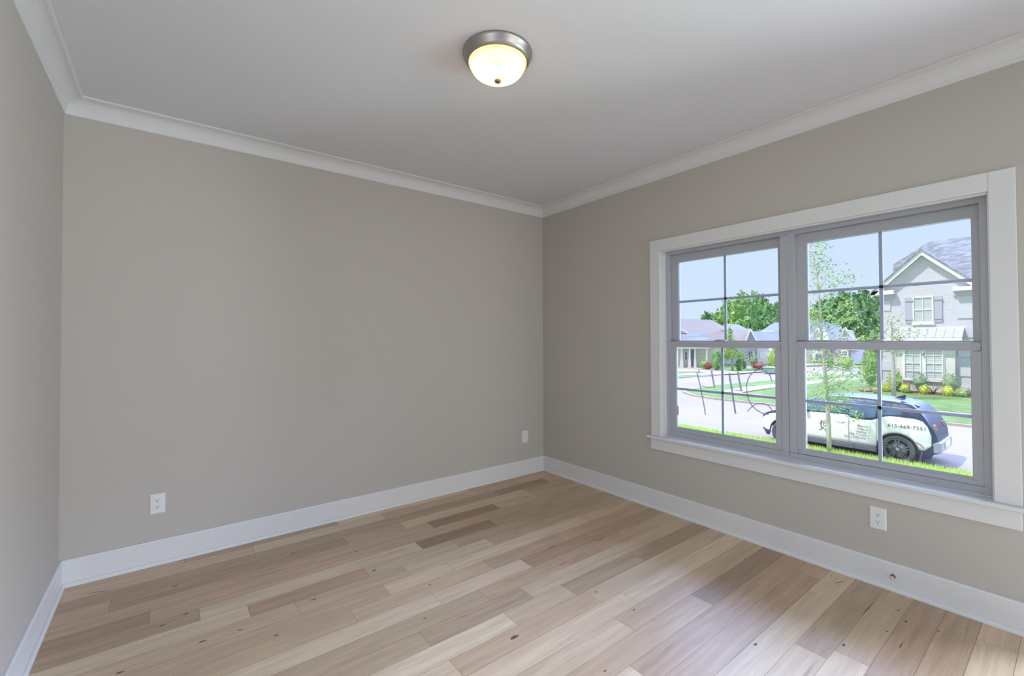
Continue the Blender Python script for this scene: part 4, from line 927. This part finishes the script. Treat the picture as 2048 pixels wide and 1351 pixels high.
# spoiler, antenna, rear lamps, bumper, plate, mirrors, handles
mb = MB(); mb.hexa([CW(.36,-.50,1.39), CW(.70,-.58,1.46), CW(.70,.46,1.46), CW(.46,.40,1.39)], [CW(.34,-.49,1.42), CW(.70,-.56,1.52), CW(.70,.46,1.52), CW(.44,.40,1.42)]); part(mb, 'roof_spoiler', m_cblack, carT, .01)
mb = MB(); mb.hexa([CW(.72,-.03,1.52), CW(.94,-.02,1.54), CW(.94,.02,1.54), CW(.72,.03,1.52)], [CW(.70,-.008,1.63), CW(.74,-.008,1.63), CW(.74,.008,1.63), CW(.70,.008,1.63)]); part(mb, 'antenna_fin', m_cblack, carT, .004)
m_tail = mat('tail_red', (.55, .08, .05), .25, .6); m_silv = mat('bumper_silver', (.45, .46, .50), .3, .6, .5)
for sd_ in (-1, 1):
    mb = MB(); mb.hexa([CW(.035, sd_*.40, .86), CW(.10, sd_*.80, .86), CW(.14, sd_*.79, .86), CW(.09, sd_*.40, .86)], [CW(.075, sd_*.40, 1.0), CW(.13, sd_*.78, 1.0), CW(.17, sd_*.77, 1.0), CW(.13, sd_*.40, 1.0)]); part(mb, 'tail_lamp', m_tail, carT, .01)
    mb = MB(); p_ = CW(2.72, sd_*.93, 1.13); V_, F_ = blob(p_, (.10, .055, .07), 2, amp=0); vs = [mb.bm.verts.new(v) for v in V_]
    for f in F_: mb.bm.faces.new([vs[i] for i in f]).smooth = True
    mb.tube([p_, CW(2.75, sd_*.80, 1.07)], .02, 6); part(mb, 'wing_mirror', m_cblack, carT)
    mb = MB(); mb.tube([CW(u, sd_*(hw(u, .86)+.012+.012*math.sin(k_*math.pi/6)), .88-.022*math.sin(k_*math.pi/6)) for k_, u in enumerate([1.79+.20*i/6 for i in range(7)])], .006, 6); part(mb, 'door_handle', mat('handle_grey', (.45, .45, .48), .4), carT)
    mb = MB(); mb.hexa([CW(.30, sd_*.72, .12), CW(.33, sd_*.72, .12), CW(.33, sd_*.86, .12), CW(.30, sd_*.86, .12)], [CW(.24, sd_*.72, .40), CW(.27, sd_*.72, .40), CW(.27, sd_*.88, .40), CW(.24, sd_*.88, .40)]); part(mb, 'mud_flap', m_tire, carT)
mb = MB(); mb.hexa([CW(-.05,-.66,.36), CW(.12,-.80,.36), CW(.12,.80,.36), CW(-.05,.66,.36)], [CW(-.06,-.66,.62), CW(.10,-.80,.62), CW(.10,.80,.62), CW(-.06,.66,.62)]); part(mb, 'rear_bumper', m_silv, carT, .03)
mb = MB(); mb.box(CW(-.075, -.26, .44), CW(-.05, .26, .58)); part(mb, 'number_plate', m_cwhite, carT)
mb = MB(); mb.hexa([CW(3.93,-.62,.36), CW(4.02,-.45,.36), CW(4.02,.45,.36), CW(3.93,.62,.36)], [CW(3.92,-.62,.62), CW(4.0,-.45,.62), CW(4.0,.45,.62), CW(3.92,.62,.62)]); part(mb, 'front_bumper', m_csill, carT, .02)
mb = MB(); mb.tube([CW(.36, -.89, .60), CW(.29, -.885, .56), CW(.22, -.87, .48)], .008, 6); part(mb, 'side_reflector', mat('reflector_dark', (.25, .1, .1), .4), carT)
# lettering on the flank
m_let = mat('car_lettering', (.12, .12, .14), .5)
m_let2 = mat('car_lettering_pale', (.30, .30, .33), .5)
def lettering(txt, u, z, size, m, align='LEFT', shear=0, wfac=1.0):
    cu = bpy.data.curves.new('t', 'FONT'); cu.body = txt; cu.size = size; cu.extrude = .001; cu.align_x = align; cu.shear = shear; cu.space_character = 1.12
    tmp = bpy.data.objects.new('t', cu); COL.objects.link(tmp); dg = bpy.context.evaluated_depsgraph_get(); dg.update()
    me = bpy.data.meshes.new_from_object(tmp.evaluated_get(dg)); bpy.data.objects.remove(tmp)
    for v in me.vertices:
        uu = u - v.co.x*wfac; zz = z + v.co.y; v.co = CW(uu, -(hw(min(max(uu,.1),3.9), zz)+.016+v.co.z), zz)
    me.materials.clear(); me.materials.append(m); o = bpy.data.objects.new('lettering', me); COL.objects.link(o); o.parent = carT; o.location = -Vector(parent_loc(carT)); return o
lettering('615-669-7551', .90, .895, .115, m_let, wfac=1.0)
for i, (tx) in enumerate(('Photo \u2022', 'Video \u2022', 'Aerial \u2022', '360 Tours \u2022', 'Social Media \u2022')):
    lettering(tx, 1.24+.012*i, .80-.075*i, .082, m_let2, 'RIGHT', .15)
# house-shaped emblem on the front door
def LP(px, py):
    p = onx(px, py, CARX-.01); return (p.y-u0_, p.z-ZS)
def emb(pts, wd):
    mb = MB(); Q = [LP(*p) for p in pts]
    for a, b in zip(Q, Q[1:]):
        a, b = Vector(a), Vector(b); d = (b-a).normalized(); q = Vector((-d.y, d.x))*wd/2
        mb.hexa([CW(p[0], -(.90), p[1]) for p in (a+q, b+q, b-q, a-q)], [CW(p[0], -(.904), p[1]) for p in (a+q, b+q, b-q, a-q)])
    part(mb, 'emblem_stroke', m_let, carT)
emb([(1642.3,838.5),(1642.0,852.5),(1647.5,854),(1638.5,859)], .016); emb([(1642.2,844.2),(1650,839.5),(1661,846.5),(1661,849)], .014)
emb([(1638.5,845.5),(1642,844.5)], .014); emb([(1650,856),(1650.6,861.5)], .016); emb([(1661,846.5),(1661,854),(1655,856),(1661,860.5)], .014)
emb([(1649.8+3.2*math.cos(a), 847.6+3.3*math.sin(a)) for a in [2*math.pi*k/14 for k in range(15)]], .012)
